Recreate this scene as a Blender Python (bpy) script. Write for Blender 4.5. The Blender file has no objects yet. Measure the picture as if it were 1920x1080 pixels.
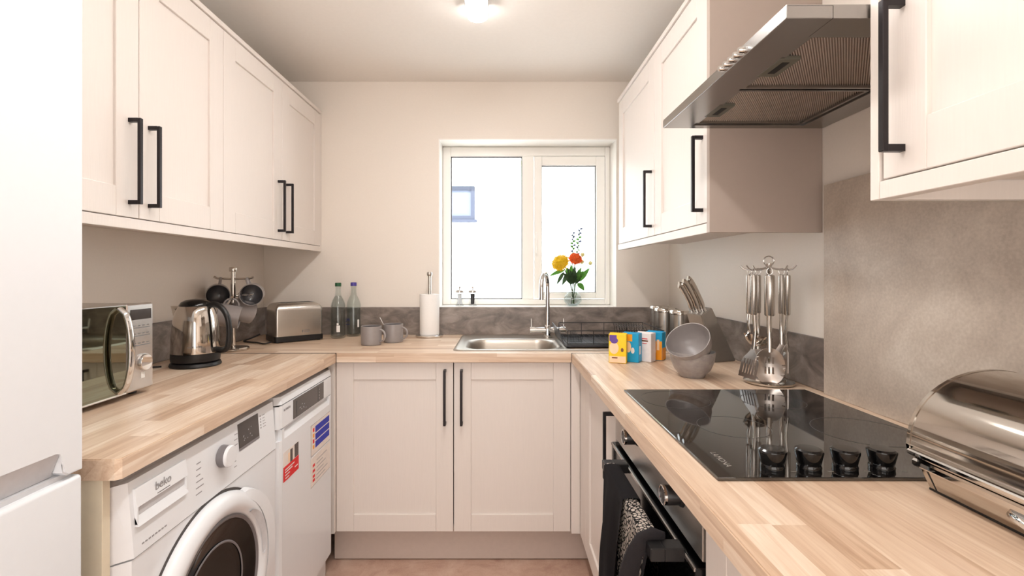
import bpy, bmesh, math, random
from math import sin, cos, pi, radians as R
from mathutils import Vector, Matrix
random.seed(7)
S = bpy.context.scene
C = S.collection

# ------------------------------------------------------------------ camera, world, lights, exposure
cam = bpy.data.cameras.new('camera'); co = bpy.data.objects.new('camera', cam); C.objects.link(co)
cam.sensor_width = 36; cam.lens = 900 / 1920 * 36
cam.shift_x = 22 / 1920; cam.shift_y = -28 / 1920
cam.clip_start = 0.02
co.location = (0, 0, 1.245); co.rotation_euler = (R(90), 0, 0)
S.camera = co
S.view_settings.view_transform = 'Standard'; S.view_settings.look = 'None'
S.cycles.transparent_max_bounces = 32
S.view_settings.exposure = 0.12; S.view_settings.gamma = 1.0
S.view_settings.use_curve_mapping = False
LAMP = 40.0          # radiance of the ceiling batten
W = bpy.data.worlds.new('sky'); S.world = W; W.use_nodes = True
W.node_tree.nodes['Background'].inputs[0].default_value = (0.86, 0.93, 1.0, 1)
W.node_tree.nodes['Background'].inputs[1].default_value = 4.6
sun = bpy.data.lights.new('sun', 'SUN'); sun.energy = 6; sun.angle = R(1); so = bpy.data.objects.new('sun', sun); C.objects.link(so)
so.rotation_euler = Vector((-0.25, -0.8, 0.62)).to_track_quat('Z', 'Y').to_euler()
def area(name, loc, target, sx, sy, power, col=(1, 1, 1)):
    l = bpy.data.lights.new(name, 'AREA'); l.shape = 'RECTANGLE'; l.size = sx; l.size_y = sy; l.energy = power; l.color = col
    o = bpy.data.objects.new(name, l); C.objects.link(o); o.location = loc
    o.rotation_euler = (Vector(loc) - Vector(target)).to_track_quat('Z', 'Y').to_euler()
area('fill_light', (-0.15, -1.2, 1.10), (-0.1, 1.6, 1.25), 1.7, 1.6, 26, (1.0, 0.97, 0.94))  # added soft fill behind the camera, no actual lamp of the room

# ------------------------------------------------------------------ materials
def s2l(c):
    f = lambda v: v / 12.92 if v <= 0.04045 else ((v + 0.055) / 1.055) ** 2.4
    return tuple(f(x / 255) for x in c) + (1,)
class N:
    def __init__(s, name):
        s.m = bpy.data.materials.new(name); s.m.use_nodes = True; s.t = s.m.node_tree
        s.b = s.t.nodes['Principled BSDF']
    def n(s, typ, **k):
        x = s.t.nodes.new('ShaderNode' + typ)
        for a, v in k.items():
            if a.startswith('i_'): x.inputs[a[2:].replace('_', ' ')].default_value = v
            else: setattr(x, a, v)
        return x
    def l(s, a, b): s.t.links.new(a, b)
    def coord(s, scale=(1, 1, 1)):
        t = s.n('TexCoord'); m = s.n('Mapping'); m.inputs['Scale'].default_value = scale
        s.l(t.outputs['Object'], m.inputs['Vector']); return m.outputs['Vector']
    def ramp(s, fac, stops, interp='LINEAR'):
        r = s.n('ValToRGB'); r.color_ramp.interpolation = interp
        el = r.color_ramp.elements
        while len(el) < len(stops): el.new(0.5)
        for e, (p, c) in zip(el, stops): e.position = p; e.color = c
        s.l(fac, r.inputs[0]); return r.outputs[0]
    def bump(s, h, strength=0.1, dist=0.001):
        b = s.n('Bump'); b.inputs['Strength'].default_value = strength; b.inputs['Distance'].default_value = dist
        s.l(h, b.inputs['Height']); s.l(b.outputs[0], s.b.inputs['Normal'])
    def math(s, op, a, b=None):
        m = s.n('Math', operation=op)
        for i, v in enumerate((a, b)):
            if v is None: continue
            if isinstance(v, (int, float)): m.inputs[i].default_value = v
            else: s.l(v, m.inputs[i])
        return m.outputs[0]
def plain(name, col, rough=0.5, metal=0.0, noise=0.0, nscale=(60, 60, 60), var=0.04, **kw):
    """one colour with faint procedural mottling and relief"""
    a = N(name); c = s2l(col); b = a.b
    b.inputs['Roughness'].default_value = rough; b.inputs['Metallic'].default_value = metal
    for k, v in kw.items(): b.inputs[k.replace('_', ' ')].default_value = v
    tx = a.n('TexNoise'); tx.inputs['Scale'].default_value = 1; tx.inputs['Detail'].default_value = 3
    a.l(a.coord(nscale), tx.inputs['Vector'])
    lo = tuple(x * (1 - var) for x in c[:3]) + (1,); hi = tuple(min(1, x * (1 + var)) for x in c[:3]) + (1,)
    a.l(a.ramp(tx.outputs[0], [(0.3, lo), (0.7, hi)]), b.inputs['Base Color'])
    if noise: a.bump(tx.outputs[0], noise)
    return a.m
M = {}
M['wall'] = plain('wall_paint', (238, 229, 219), 0.48, noise=0.15, nscale=(120, 120, 120), var=0.01)
M['ceiling'] = plain('ceiling_paint', (244, 238, 231), 0.9, var=0.01)
M['cab'] = plain('painted_door_woodgrain', (228, 219, 212), 0.42, noise=0.25, nscale=(260, 260, 14), var=0.012)
M['carc'] = plain('cabinet_carcass', (222, 211, 202), 0.5, var=0.01)
M['side'] = plain('shaded_side_panel', (182, 166, 155), 0.5, var=0.01)  # shade of the panel facing the hood put into its colour
M['satin'] = plain('satin_steel', (206, 198, 192), 0.3, 1.0, var=0.02)
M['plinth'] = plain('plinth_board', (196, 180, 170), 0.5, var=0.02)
M['endpanel'] = plain('cream_end_panel', (226, 214, 190), 0.5, var=0.02)
M['handle'] = plain('dark_handle_metal', (44, 40, 42), 0.38, 0.6)
M['white'] = plain('white_enamel', (233, 235, 238), 0.22, var=0.005)
M['fridge'] = plain('white_fridge_enamel', (230, 233, 237), 0.25, var=0.005)
M['fgrey'] = plain('light_grey_plastic', (205, 205, 208), 0.35)
M['zone'] = plain('zone_ring_print', (70, 66, 63), 0.3)
M['dial'] = plain('grey_knob_side', (120, 116, 118), 0.4)
M['upvc'] = plain('white_window_frame', (248, 245, 239), 0.3, var=0.004)
M['gasket'] = plain('dark_gasket', (70, 64, 62), 0.6)
M['black'] = plain('black_plastic', (24, 23, 24), 0.4)
M['gloss'] = plain('gloss_black', (10, 10, 11), 0.12)
M['dark'] = plain('dark_interior', (16, 15, 15), 0.7)
M['screen'] = plain('dark_display_panel', (66, 60, 58), 0.15)
M['legend'] = plain('printed_grey_legend', (150, 148, 150), 0.5)
M['brandgrey'] = plain('printed_dark_lettering', (120, 117, 116), 0.5)
M['silverletter'] = plain('printed_silver_lettering', (140, 135, 128), 0.4)
M['whiteink'] = plain('white_print', (235, 232, 228), 0.5)
M['red'] = plain('red_print', (222, 22, 26), 0.6)
M['blue'] = plain('blue_print', (34, 46, 178), 0.6)
M['navy'] = plain('navy_print', (28, 36, 90), 0.4)
M['paper'] = plain('label_paper', (236, 226, 218), 0.5)
M['photo1'] = plain('printed_photo_dark', (70, 58, 55), 0.4, nscale=(300, 300, 300), var=0.8)
M['chrome'] = plain('polished_chrome', (222, 221, 220), 0.05, 1.0, var=0.01)
M['mirror'] = plain('polished_steel', (205, 199, 192), 0.07, 1.0, var=0.01)
M['steel'] = plain('brushed_steel', (196, 191, 185), 0.27, 1.0, noise=0.12, nscale=(30, 30, 900), var=0.05)
M['steelh'] = plain('brushed_steel_flat', (196, 190, 186), 0.27, 1.0, noise=0.06, nscale=(40, 900, 40), var=0.03)
M['hood'] = plain('hood_steel', (158, 155, 152), 0.27, 1.0, nscale=(600, 20, 600), var=0.03)
M['sinksteel'] = plain('sink_steel', (186, 178, 168), 0.38, 1.0, noise=0.05, nscale=(20, 500, 500), var=0.03)
M['ovensteel'] = plain('oven_panel_steel', (186, 180, 174), 0.36, 1.0, noise=0.03, nscale=(400, 20, 400), var=0.05)
M['mesh'] = plain('aluminium_filter_rib', (226, 214, 204), 0.5, 0.15)
M['meshd'] = plain('filter_backing', (138, 122, 112), 0.7, 0.0)
M['latch'] = plain('grey_green_latch', (100, 96, 84), 0.5)
M['mug'] = plain('grey_stoneware', (150, 143, 141), 0.3, var=0.03)
M['mugin'] = plain('dark_grey_glaze', (92, 90, 93), 0.2, var=0.03)
M['roll'] = plain('white_paper_towel', (246, 243, 240), 0.95, noise=0.6, nscale=(200, 200, 200), var=0.01)
M['rackb'] = plain('black_wire', (30, 29, 30), 0.4)
M['cloth'] = plain('black_cotton', (30, 26, 29), 0.95, noise=0.5, nscale=(900, 900, 900), var=0.25)
def thinleaf(name, col, var=.15):
    m = plain(name, col, 0.6, var=var, nscale=(90, 90, 90)); t = m.node_tree; b = t.nodes['Principled BSDF']
    tl = t.nodes.new('ShaderNodeBsdfTranslucent'); mx = t.nodes.new('ShaderNodeMixShader'); mx.inputs[0].default_value = .3
    src = b.inputs['Base Color'].links[0].from_socket; t.links.new(src, tl.inputs[0])
    t.links.new(b.outputs[0], mx.inputs[1]); t.links.new(tl.outputs[0], mx.inputs[2]); t.links.new(mx.outputs[0], t.nodes['Material Output'].inputs[0]); return m
for k_, n_, c_ in (('green', 'leaf_green', (96, 150, 62)), ('dgreen', 'leaf_dark_green', (72, 96, 62)), ('sprig', 'sprig_blue_grey', (90, 96, 120)), ('bud', 'cream_bud', (232, 226, 170)), ('yellow', 'yellow_petal', (255, 205, 12)), ('orange', 'orange_petal', (252, 112, 44))): M[k_] = thinleaf(n_, c_)
M['redeye'] = plain('flower_eye', (140, 60, 30), 0.7)
M['gcap'] = plain('green_cap', (40, 92, 58), 0.35)
M['pcap'] = plain('purple_cap', (74, 62, 150), 0.35)
M['pepper'] = plain('peppercorns', (40, 38, 42), 0.8, noise=0.8, nscale=(400, 400, 400), var=0.5)
M['salt'] = plain('white_salt', (236, 238, 240), 0.8)
M['cy'] = plain('carton_yellow', (250, 208, 10), 0.4)
M['cp'] = plain('carton_purple', (98, 62, 150), 0.4)
M['cpeach'] = plain('carton_peach', (250, 214, 176), 0.4)
M['cb'] = plain('carton_blue', (20, 158, 208), 0.4)
M['co'] = plain('carton_orange', (246, 160, 32), 0.4)
M['cw'] = plain('carton_white', (238, 230, 228), 0.4)
M['cm'] = plain('carton_magenta', (176, 50, 110), 0.4)
M['cbr'] = plain('carton_brown', (120, 70, 40), 0.4)
M['exframe'] = plain('grey_outside_frame', (88, 92, 106), 0.9, **{'Specular_IOR_Level': 0.0})
M['expane'] = plain('pale_outside_pane', (124, 130, 146), 0.9, **{'Specular_IOR_Level': 0.0})
M['render'] = plain('white_render', (245, 245, 243), 0.9, var=0.01)
M['soffit'] = plain('cream_soffit', (226, 222, 190), 0.8)
M['block'] = plain('grey_block_coating', (160, 154, 147), 0.3, 0.6, noise=0.05, var=0.03)
M['drip'] = plain('black_tray_plastic', (48, 50, 54), 0.35)
def glassmat(name, col=(250, 252, 250), ior=1.45):
    return plain(name, col, 0.0, var=0.0, **{'Transmission_Weight': 1.0, 'IOR': ior})
def thin_glass(name, tint, edge=0.6):
    a = N(name); nt = a.t; out = nt.nodes['Material Output']; nt.nodes.remove(a.b)
    tr = a.n('BsdfTransparent'); tr.inputs[0].default_value = tint
    gl = a.n('BsdfGlossy'); gl.inputs['Roughness'].default_value = 0.0
    fr = a.n('LayerWeight'); mx = a.n('MixShader')
    a.l(a.math('ADD', a.math('MULTIPLY', a.math('POWER', fr.outputs['Facing'], 4.0), edge), 0.03), mx.inputs[0]); a.l(tr.outputs[0], mx.inputs[1]); a.l(gl.outputs[0], mx.inputs[2]); a.l(mx.outputs[0], out.inputs[0])
    return a.m
M['pane'] = thin_glass('window_glass', (0.97, 0.98, 0.98, 1))
M['glass'] = thin_glass('clear_glass', (0.93, 0.95, 0.945, 1))
M['acrylic'] = thin_glass('clear_acrylic', (0.86, 0.87, 0.88, 1))
M['water'] = thin_glass('still_water', (0.86, 0.87, 0.88, 1))
def emis(name, col, st):
    a = N(name); a.b.inputs['Emission Color'].default_value = col; a.b.inputs['Emission Strength'].default_value = st
    a.b.inputs['Base Color'].default_value = (0.9, 0.9, 0.9, 1); return a.m
M['lamp'] = emis('lit_diffuser', (1.0, 0.97, 0.94, 1), LAMP)
def hobglass():
    a = N('ceramic_glass'); a.b.inputs['Base Color'].default_value = s2l((14, 12, 12)); a.b.inputs['Roughness'].default_value = 0.03
    a.b.inputs['IOR'].default_value = 2.1
    tx = a.n('TexNoise'); tx.inputs['Scale'].default_value = 3; a.l(a.coord(), tx.inputs['Vector'])
    a.l(a.ramp(tx.outputs[0], [(0, (0.02, 0.02, 0.02, 1)), (1, (0.05, 0.05, 0.05, 1))]), a.b.inputs['Roughness']); return a.m
M['hob'] = hobglass()
def doormirror():
    a = N('mirrored_door_glass'); a.b.inputs['Metallic'].default_value = 1.0; a.b.inputs['Roughness'].default_value = 0.03
    tx = a.n('TexNoise'); a.l(a.coord(), tx.inputs['Vector'])
    a.l(a.ramp(tx.outputs[0], [(0, s2l((122, 122, 104))), (1, s2l((134, 132, 116)))]), a.b.inputs['Base Color']); return a.m
M['mwglass'] = doormirror()
def oak(name, axis):
    """laminate worktop print: staves 42 mm wide running along one axis, random lengths and tones"""
    a = N(name); t = a.n('TexCoord'); sp = a.n('SeparateXYZ'); a.l(t.outputs['Object'], sp.inputs[0])
    X, Y, Z = sp.outputs
    along, across = (Y, X) if axis == 'y' else (X, Y)
    ac = a.math('ADD', across, a.math('MULTIPLY', Z, -0.9))
    row = a.math('FLOOR', a.math('DIVIDE', ac, 0.047))
    wn = a.n('TexWhiteNoise', noise_dimensions='1D'); a.l(row, wn.inputs['W'])
    sh = a.math('MULTIPLY', wn.outputs['Value'], 7.3)
    col = a.math('FLOOR', a.math('ADD', a.math('DIVIDE', along, 0.43), sh))
    cm = a.n('CombineXYZ'); a.l(row, cm.inputs[0]); a.l(col, cm.inputs[1])
    w2 = a.n('TexWhiteNoise', noise_dimensions='2D'); a.l(cm.outputs[0], w2.inputs['Vector'])
    # grain, offset for every stave
    sc = (26, 1.4, 26) if axis == 'y' else (1.4, 26, 26)
    mp = a.n('Mapping'); mp.inputs['Scale'].default_value = sc; a.l(t.outputs['Object'], mp.inputs['Vector'])
    ad = a.n('VectorMath', operation='ADD'); a.l(mp.outputs[0], ad.inputs[0])
    m2 = a.n('VectorMath', operation='SCALE'); a.l(w2.outputs['Color'], m2.inputs[0]); m2.inputs['Scale'].default_value = 30
    a.l(m2.outputs[0], ad.inputs[1])
    g1 = a.n('TexNoise'); g1.inputs['Scale'].default_value = 2.2; g1.inputs['Detail'].default_value = 6; g1.inputs['Distortion'].default_value = 1.4
    a.l(ad.outputs[0], g1.inputs['Vector'])
    g2 = a.n('TexNoise'); g2.inputs['Scale'].default_value = 11; g2.inputs['Detail'].default_value = 3; a.l(ad.outputs[0], g2.inputs['Vector'])
    tone = a.math('ADD', a.math('MULTIPLY', w2.outputs['Value'], 0.34), a.math('MULTIPLY', g1.outputs[0], 0.58))
    tone = a.math('ADD', tone, a.math('MULTIPLY', g2.outputs[0], 0.18))
    c = a.ramp(tone, [(0.28, s2l((176, 143, 117))), (0.45, s2l((202, 172, 146))), (0.6, s2l((217, 191, 166))), (0.8, s2l((236, 218, 199)))])
    a.l(c, a.b.inputs['Base Color']); a.b.inputs['Roughness'].default_value = 0.38
    a.bump(g2.outputs[0], 0.12, 0.0006); return a.m
M['oaky'] = oak('oak_laminate_lengthwise', 'y'); M['oakx'] = oak('oak_laminate_crosswise', 'x')
def stone(name, stops, scale, stretch, speck=0.0, rough=0.4):
    a = N(name); v = a.coord(stretch)
    n1 = a.n('TexNoise'); n1.inputs['Scale'].default_value = scale; n1.inputs['Detail'].default_value = 8; n1.inputs['Distortion'].default_value = 0.6
    n1.inputs['Roughness'].default_value = 0.62
    a.l(v, n1.inputs['Vector'])
    f = n1.outputs[0]
    if speck:
        n2 = a.n('TexNoise'); n2.inputs['Scale'].default_value = 160; n2.inputs['Detail'].default_value = 2; a.l(a.coord(), n2.inputs['Vector'])
        f = a.math('ADD', f, a.math('MULTIPLY', a.math('SUBTRACT', n2.outputs[0], 0.5), speck))
    a.l(a.ramp(f, stops), a.b.inputs['Base Color']); a.b.inputs['Roughness'].default_value = rough
    a.bump(f, 0.12); return a.m
M['upstand'] = stone('dark_stone_laminate', [(0.3, s2l((94, 85, 80))), (0.46, s2l((124, 113, 106))), (0.6, s2l((148, 136, 128))), (0.75, s2l((166, 154, 145)))], 9, (1, 1, 1.9))
M['splash'] = stone('concrete_laminate', [(0.32, s2l((170, 156, 143))), (0.55, s2l((191, 177, 163))), (0.75, s2l((209, 197, 184)))], 5, (1, 1, 1), 0.35)
M['floor'] = stone('vinyl_floor', [(0.3, s2l((176, 140, 122))), (0.5, s2l((198, 164, 145))), (0.7, s2l((212, 184, 166)))], 9, (1, 1, 1), 0.2, 0.45)
def terrazzo():
    a = N('patterned_cotton'); v = a.coord((130, 130, 100))
    vo = a.n('TexVoronoi', feature='DISTANCE_TO_EDGE'); vo.inputs['Scale'].default_value = 1; a.l(v, vo.inputs['Vector'])
    a.l(a.ramp(vo.outputs['Distance'], [(0.0, s2l((30, 26, 26))), (0.1, s2l((30, 26, 26))), (0.16, s2l((238, 226, 214)))]), a.b.inputs['Base Color'])
    a.b.inputs['Roughness'].default_value = 0.95; return a.m
M['terr'] = terrazzo()
def bowlmat():
    a = N('ribbed_grey_glaze'); t = a.n('TexCoord'); sp = a.n('SeparateXYZ'); a.l(t.outputs['Object'], sp.inputs[0])
    w = a.math('SINE', a.math('MULTIPLY', sp.outputs[2], 2100))
    tx = a.n('TexNoise'); tx.inputs['Scale'].default_value = 60; a.l(t.outputs['Object'], tx.inputs['Vector'])
    a.l(a.ramp(tx.outputs[0], [(0.3, s2l((148, 140, 138))), (0.7, s2l((166, 158, 154)))]), a.b.inputs['Base Color'])
    a.b.inputs['Roughness'].default_value = 0.35; a.bump(a.math('ADD', w, a.math('MULTIPLY', tx.outputs[0], 2)), 0.5, 0.0006); return a.m
M['bowl'] = bowlmat()

# ------------------------------------------------------------------ mesh helpers
def link(o, parent=None):
    C.objects.link(o)
    if parent: o.parent = parent
    return o
def wloc(o):
    v = Vector((0, 0, 0))
    while o: v += o.location; o = o.parent
    return v
def obj(name, bm, mat, parent=None, world=True, smooth=None, origin=None, pname=None):
    """one object from a bmesh; world=True: the vertices are in room coordinates"""
    bmesh.ops.recalc_face_normals(bm, faces=bm.faces)
    me = bpy.data.meshes.new(name)
    off = Vector((0, 0, 0))
    if world:
        if parent: off = wloc(parent)
        else:
            xs = [v.co for v in bm.verts]
            lo = [min(c[i] for c in xs) for i in range(3)]; hi = [max(c[i] for c in xs) for i in range(3)]
            off = Vector(((lo[0] + hi[0]) / 2, (lo[1] + hi[1]) / 2, lo[2])) if origin is None else Vector(origin)
        bmesh.ops.translate(bm, verts=bm.verts, vec=-off)
    if smooth is not None:
        for f in bm.faces: f.smooth = True
        for e in bm.edges:
            if len(e.link_faces) == 2 and e.calc_face_angle(0) > R(smooth): e.smooth = False
    bm.to_mesh(me); bm.free()
    me.materials.append(M[mat] if isinstance(mat, str) else mat)
    o = bpy.data.objects.new(name, me); link(o, parent)
    if world and not parent: o.location = off
    return o
def tag(o, label=None, cat=None, group=None, kind=None):
    if label: o['label'] = label
    if cat: o['category'] = cat
    if group: o['group'] = group
    if kind: o['kind'] = kind
    return o
def thing(name, label, cat, loc, group=None, rz=0):
    o = bpy.data.objects.new(name, None); link(o); o.location = loc; o.rotation_euler = (0, 0, rz)
    o.empty_display_size = 0.05
    return tag(o, label, cat, group)
def struct(name, bm, mat, parent=None, **k):
    o = obj(name, bm, mat, parent, **k)
    if not parent: o['kind'] = 'structure'
    return o
def dup(root, loc, rz=None, label=None, group=None, mtx=None):
    r = root.copy(); C.objects.link(r)
    if mtx is not None: r.matrix_world = mtx
    else:
        r.location = loc
        if rz is not None: r.rotation_euler = (0, 0, rz)
    if label: r['label'] = label
    if group: r['group'] = group
    for ch in list(root.children):
        c = ch.copy(); C.objects.link(c); c.parent = r
        for g in list(ch.children):
            d = g.copy(); C.objects.link(d); d.parent = c
    return r
def BM(): return bmesh.new()
def abox(bm, x0, x1, y0, y1, z0, z1, bev=0.0, seg=1):
    r = bmesh.ops.create_cube(bm, size=1)
    vs = r['verts']
    for v in vs:
        v.co = Vector(((x0 + x1) / 2 + v.co.x * (x1 - x0), (y0 + y1) / 2 + v.co.y * (y1 - y0), (z0 + z1) / 2 + v.co.z * (z1 - z0)))
    if bev:
        es = list({e for v in vs for e in v.link_edges})
        bmesh.ops.bevel(bm, geom=es, offset=bev, segments=seg, affect='EDGES', profile=0.5)
    return bm
def box(*a, **k): return abox(BM(), *a, **k)
def lathe(bm, prof, seg=40, loc=(0, 0, 0), mtx=None):
    """profile [(r, z)] turned round z"""
    rings = []
    for r, z in prof:
        if r < 1e-6: rings.append([bm.verts.new((0, 0, z))])
        else: rings.append([bm.verts.new((r * cos(2 * pi * i / seg), r * sin(2 * pi * i / seg), z)) for i in range(seg)])
    for A, B in zip(rings, rings[1:]):
        if len(A) == 1 and len(B) == 1: continue
        for i in range(seg):
            j = (i + 1) % seg
            if len(A) == 1: bm.faces.new((A[0], B[j], B[i]))
            elif len(B) == 1: bm.faces.new((A[i], A[j], B[0]))
            else: bm.faces.new((A[i], A[j], B[j], B[i]))
    vs = [v for r in rings for v in r]
    if mtx is not None: bmesh.ops.transform(bm, matrix=mtx, verts=vs)
    bmesh.ops.translate(bm, verts=vs, vec=Vector(loc))
    return bm
def L(prof, **k): return lathe(BM(), prof, **k)
def cyl(bm, p, q, r, seg=16, r2=None):
    p = Vector(p); q = Vector(q); d = q - p; m = d.to_track_quat('Z', 'Y').to_matrix().to_4x4(); r2 = r if r2 is None else r2
    return lathe(bm, [(0, 0), (r, 0), (r2, d.length), (0, d.length)], seg, p, m)
def tube(bm, pts, r, seg=10, closed=False, flat=None):
    """pipe along pts; r a number or a list; flat=(a, b) for an elliptic section"""
    P = [Vector(p) for p in pts]; n = len(P); rings = []; up = None
    for i, p in enumerate(P):
        if closed: t = (P[(i + 1) % n] - P[i - 1]).normalized()
        else: t = (P[min(i + 1, n - 1)] - P[max(i - 1, 0)]).normalized()
        if up is None:
            up = Vector((0, 0, 1)) if abs(t.z) < 0.9 else Vector((0, 1, 0))
        u = (up - t * up.dot(t)).normalized(); w = t.cross(u); up = u
        rr = r[i] if isinstance(r, (list, tuple)) else r
        a, b = (rr, rr) if flat is None else (rr * flat[0], rr * flat[1])
        rings.append([bm.verts.new(p + u * (a * cos(2 * pi * k / seg)) + w * (b * sin(2 * pi * k / seg))) for k in range(seg)])
    m = n if closed else n - 1
    for i in range(m):
        A, B = rings[i], rings[(i + 1) % n]
        for k in range(seg): bm.faces.new((A[k], A[(k + 1) % seg], B[(k + 1) % seg], B[k]))
    if not closed: bm.faces.new(rings[0][::-1]); bm.faces.new(rings[-1])
    return bm
def prism(bm, poly, lo, hi, axis='y'):
    """closed outline extruded along an axis; poly in the other two coordinates (in x, y, z order)"""
    def V(p, h):
        return {'x': (h, p[0], p[1]), 'y': (p[0], h, p[1]), 'z': (p[0], p[1], h)}[axis]
    A = [bm.verts.new(V(p, lo)) for p in poly]; B = [bm.verts.new(V(p, hi)) for p in poly]
    bm.faces.new(A); bm.faces.new(B[::-1])
    n = len(A)
    for i in range(n): bm.faces.new((A[i], B[i], B[(i + 1) % n], A[(i + 1) % n]))
    return bm
def hull(bm, bot, top):
    A = [bm.verts.new(p) for p in bot]; B = [bm.verts.new(p) for p in top]; n = len(A)
    bm.faces.new(A[::-1]); bm.faces.new(B)
    for i in range(n): bm.faces.new((A[i], A[(i + 1) % n], B[(i + 1) % n], B[i]))
    return bm
def text(name, body, mat, loc, rot, size, parent, ext=0.0003, sx=1.0):
    cu = bpy.data.curves.new(name, 'FONT'); cu.body = body; cu.size = size; cu.extrude = ext; cu.align_x = 'CENTER'; cu.align_y = 'CENTER'
    cu.materials.append(M[mat]); tmp = bpy.data.objects.new(name, cu); link(tmp)
    me = bpy.data.meshes.new_from_object(tmp); bpy.data.objects.remove(tmp)
    o = bpy.data.objects.new(name, me); link(o, parent); o['kind'] = 'stuff'
    o.location = Vector(loc) - (wloc(parent) if parent else Vector()); o.rotation_euler = rot; o.scale = (sx, 1, 1)
    return o
FACE_PX = (R(90), 0, R(90)); FACE_NX = (R(90), 0, R(-90)); FACE_NY = (R(90), 0, 0)

# frame mapper for things on vertical fronts: u along the front, w up, d out of the front
class Front:
    def __init__(s, kind, pos): s.k = kind; s.p = pos
    def box(s, bm, u0, u1, w0, w1, d0, d1, bev=0.0):
        if s.k == '+x': return abox(bm, s.p + d0, s.p + d1, u0, u1, w0, w1, bev)
        if s.k == '-x': return abox(bm, s.p - d1, s.p - d0, u0, u1, w0, w1, bev)
        return abox(bm, u0, u1, s.p - d1, s.p - d0, w0, w1, bev)
    def pt(s, u, w, d):
        return {'+x': (s.p + d, u, w), '-x': (s.p - d, u, w), '-y': (u, s.p - d, w)}[s.k]
def shaker(F, parent, u0, u1, w0, w1, hu=None, hw=None, fr=0.076, name='door'):
    """shaker door with its front face at d=0, 20 mm thick; bar handle at hu spanning hw"""
    bm = BM(); g = 0.0004; b = 0.0012
    F.box(bm, u0 + fr - 0.004, u1 - fr + 0.004, w0 + fr - 0.004, w1 - fr + 0.004, -0.016, -0.0075)
    F.box(bm, u0, u0 + fr, w0, w1, -0.020, 0, b); F.box(bm, u1 - fr, u1, w0, w1, -0.020, 0, b)
    F.box(bm, u0 + fr + g, u1 - fr - g, w0, w0 + fr, -0.020, 0, b); F.box(bm, u0 + fr + g, u1 - fr - g, w1 - fr, w1, -0.020, 0, b)
    d = obj(name, bm, 'cab', parent)
    if hu is not None:
        bar_handle(F, d, hu, hw[0], hw[1])
    return d
def bar_handle(F, parent, u, w0, w1, out=0.033, t=0.0052, depth=0.009):
    bm = BM()
    F.box(bm, u - t, u + t, w0, w1, out - depth, out, 0.0012)
    F.box(bm, u - t, u + t, w0, w0 + 2 * t, 0.0, out - depth + 0.001); F.box(bm, u - t, u + t, w1 - 2 * t, w1, 0.0, out - depth + 0.001)
    return tag(obj('handle', bm, 'handle', parent), 'long black square bar handle')

# ------------------------------------------------------------------ room shell
XL, XR, YB, YR, ZC = -1.29, 0.92, 2.62, -1.45, 2.29
struct('floor', box(XL - 0.1, XR + 0.1, YR, YB + 0.25, -0.05, 0.0), 'floor')
struct('ceiling', box(XL - 0.1, XR + 0.1, YR - 0.1, YB + 0.25, ZC, ZC + 0.25), 'ceiling')
struct('wall_left', box(XL - 0.1, XL, YR - 0.1, YB + 0.25, 0, ZC), 'wall')
struct('wall_right', box(XR, XR + 0.1, YR - 0.1, YB + 0.25, 0, ZC), 'wall')
struct('wall_rear', box(XL, XR, YR - 0.1, YR, 0, ZC), 'wall')
wx0, wx1, wz0, wz1 = -0.332, 0.632, 1.060, 1.973
bm = BM()
abox(bm, XL, wx0, YB, YB + 0.2, 0, ZC); abox(bm, wx1, XR, YB, YB + 0.2, 0, ZC)
abox(bm, wx0, wx1, YB, YB + 0.2, 0, wz0); abox(bm, wx0, wx1, YB, YB + 0.2, wz1, ZC)
struct('wall_back', bm, 'wall')

# window: outer frame, mullion, fixed pane, opening sash, reveal lining, sill
Yw = 2.76
bm = BM()
FX = [wx0 + 0.001, -0.285, 0.126, 0.193, 0.603, wx1 - 0.001]
abox(bm, FX[0], FX[1], Yw, Yw + 0.06, wz0 + 0.002, wz1 - 0.002, 0.004, 2)
abox(bm, FX[4], FX[5], Yw, Yw + 0.06, wz0 + 0.002, wz1 - 0.002, 0.004, 2)
abox(bm, FX[2], FX[3], Yw + 0.001, Yw + 0.06, 1.095, 1.917, 0.003)
abox(bm, FX[1] - 0.001, FX[4] + 0.001, Yw + 0.0005, Yw + 0.06, 1.917, wz1 - 0.002, 0.004)
abox(bm, FX[1] - 0.001, FX[4] + 0.001, Yw + 0.0005, Yw + 0.06, wz0 + 0.002, 1.095, 0.004)
win = struct('window_1', bm, 'upvc')
def ring(bm, x0, x1, z0, z1, t, y0, y1, bev=0.0):
    abox(bm, x0, x0 + t, y0, y1, z0, z1, bev); abox(bm, x1 - t, x1, y0, y1, z0, z1, bev)
    abox(bm, x0 + t, x1 - t, y0, y1, z0, z0 + t, bev); abox(bm, x0 + t, x1 - t, y0, y1, z1 - t, z1, bev)
    return bm
obj('bead', ring(BM(), FX[1], FX[2], 1.095, 1.917, 0.0045, Yw + 0.012, Yw + 0.03), 'gasket', win)
bm = BM(); sx0, sx1, sz0, sz1 = FX[3] + 0.003, FX[4] - 0.003, 1.098, 1.914
abox(bm, sx0, 0.238, Yw - 0.008, Yw + 0.04, sz0, sz1, 0.004, 2); abox(bm, 0.55, sx1, Yw - 0.008, Yw + 0.04, sz0, sz1, 0.004, 2)
abox(bm, 0.238, 0.55, Yw - 0.0075, Yw + 0.04, sz0, 1.133, 0.003); abox(bm, 0.238, 0.55, Yw - 0.0075, Yw + 0.04, 1.863, sz1, 0.003)
sash = obj('sash', bm, 'upvc', win)
obj('bead', ring(BM(), 0.238, 0.55, 1.133, 1.863, 0.0035, Yw + 0.003, Yw + 0.02), 'gasket', sash)
bm = BM(); abox(bm, 0.200, 0.214, Yw - 0.022, Yw - 0.0082, 1.440, 1.475, 0.003); abox(bm, 0.202, 0.212, Yw - 0.034, Yw - 0.020, 1.355, 1.462, 0.003)
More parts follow.
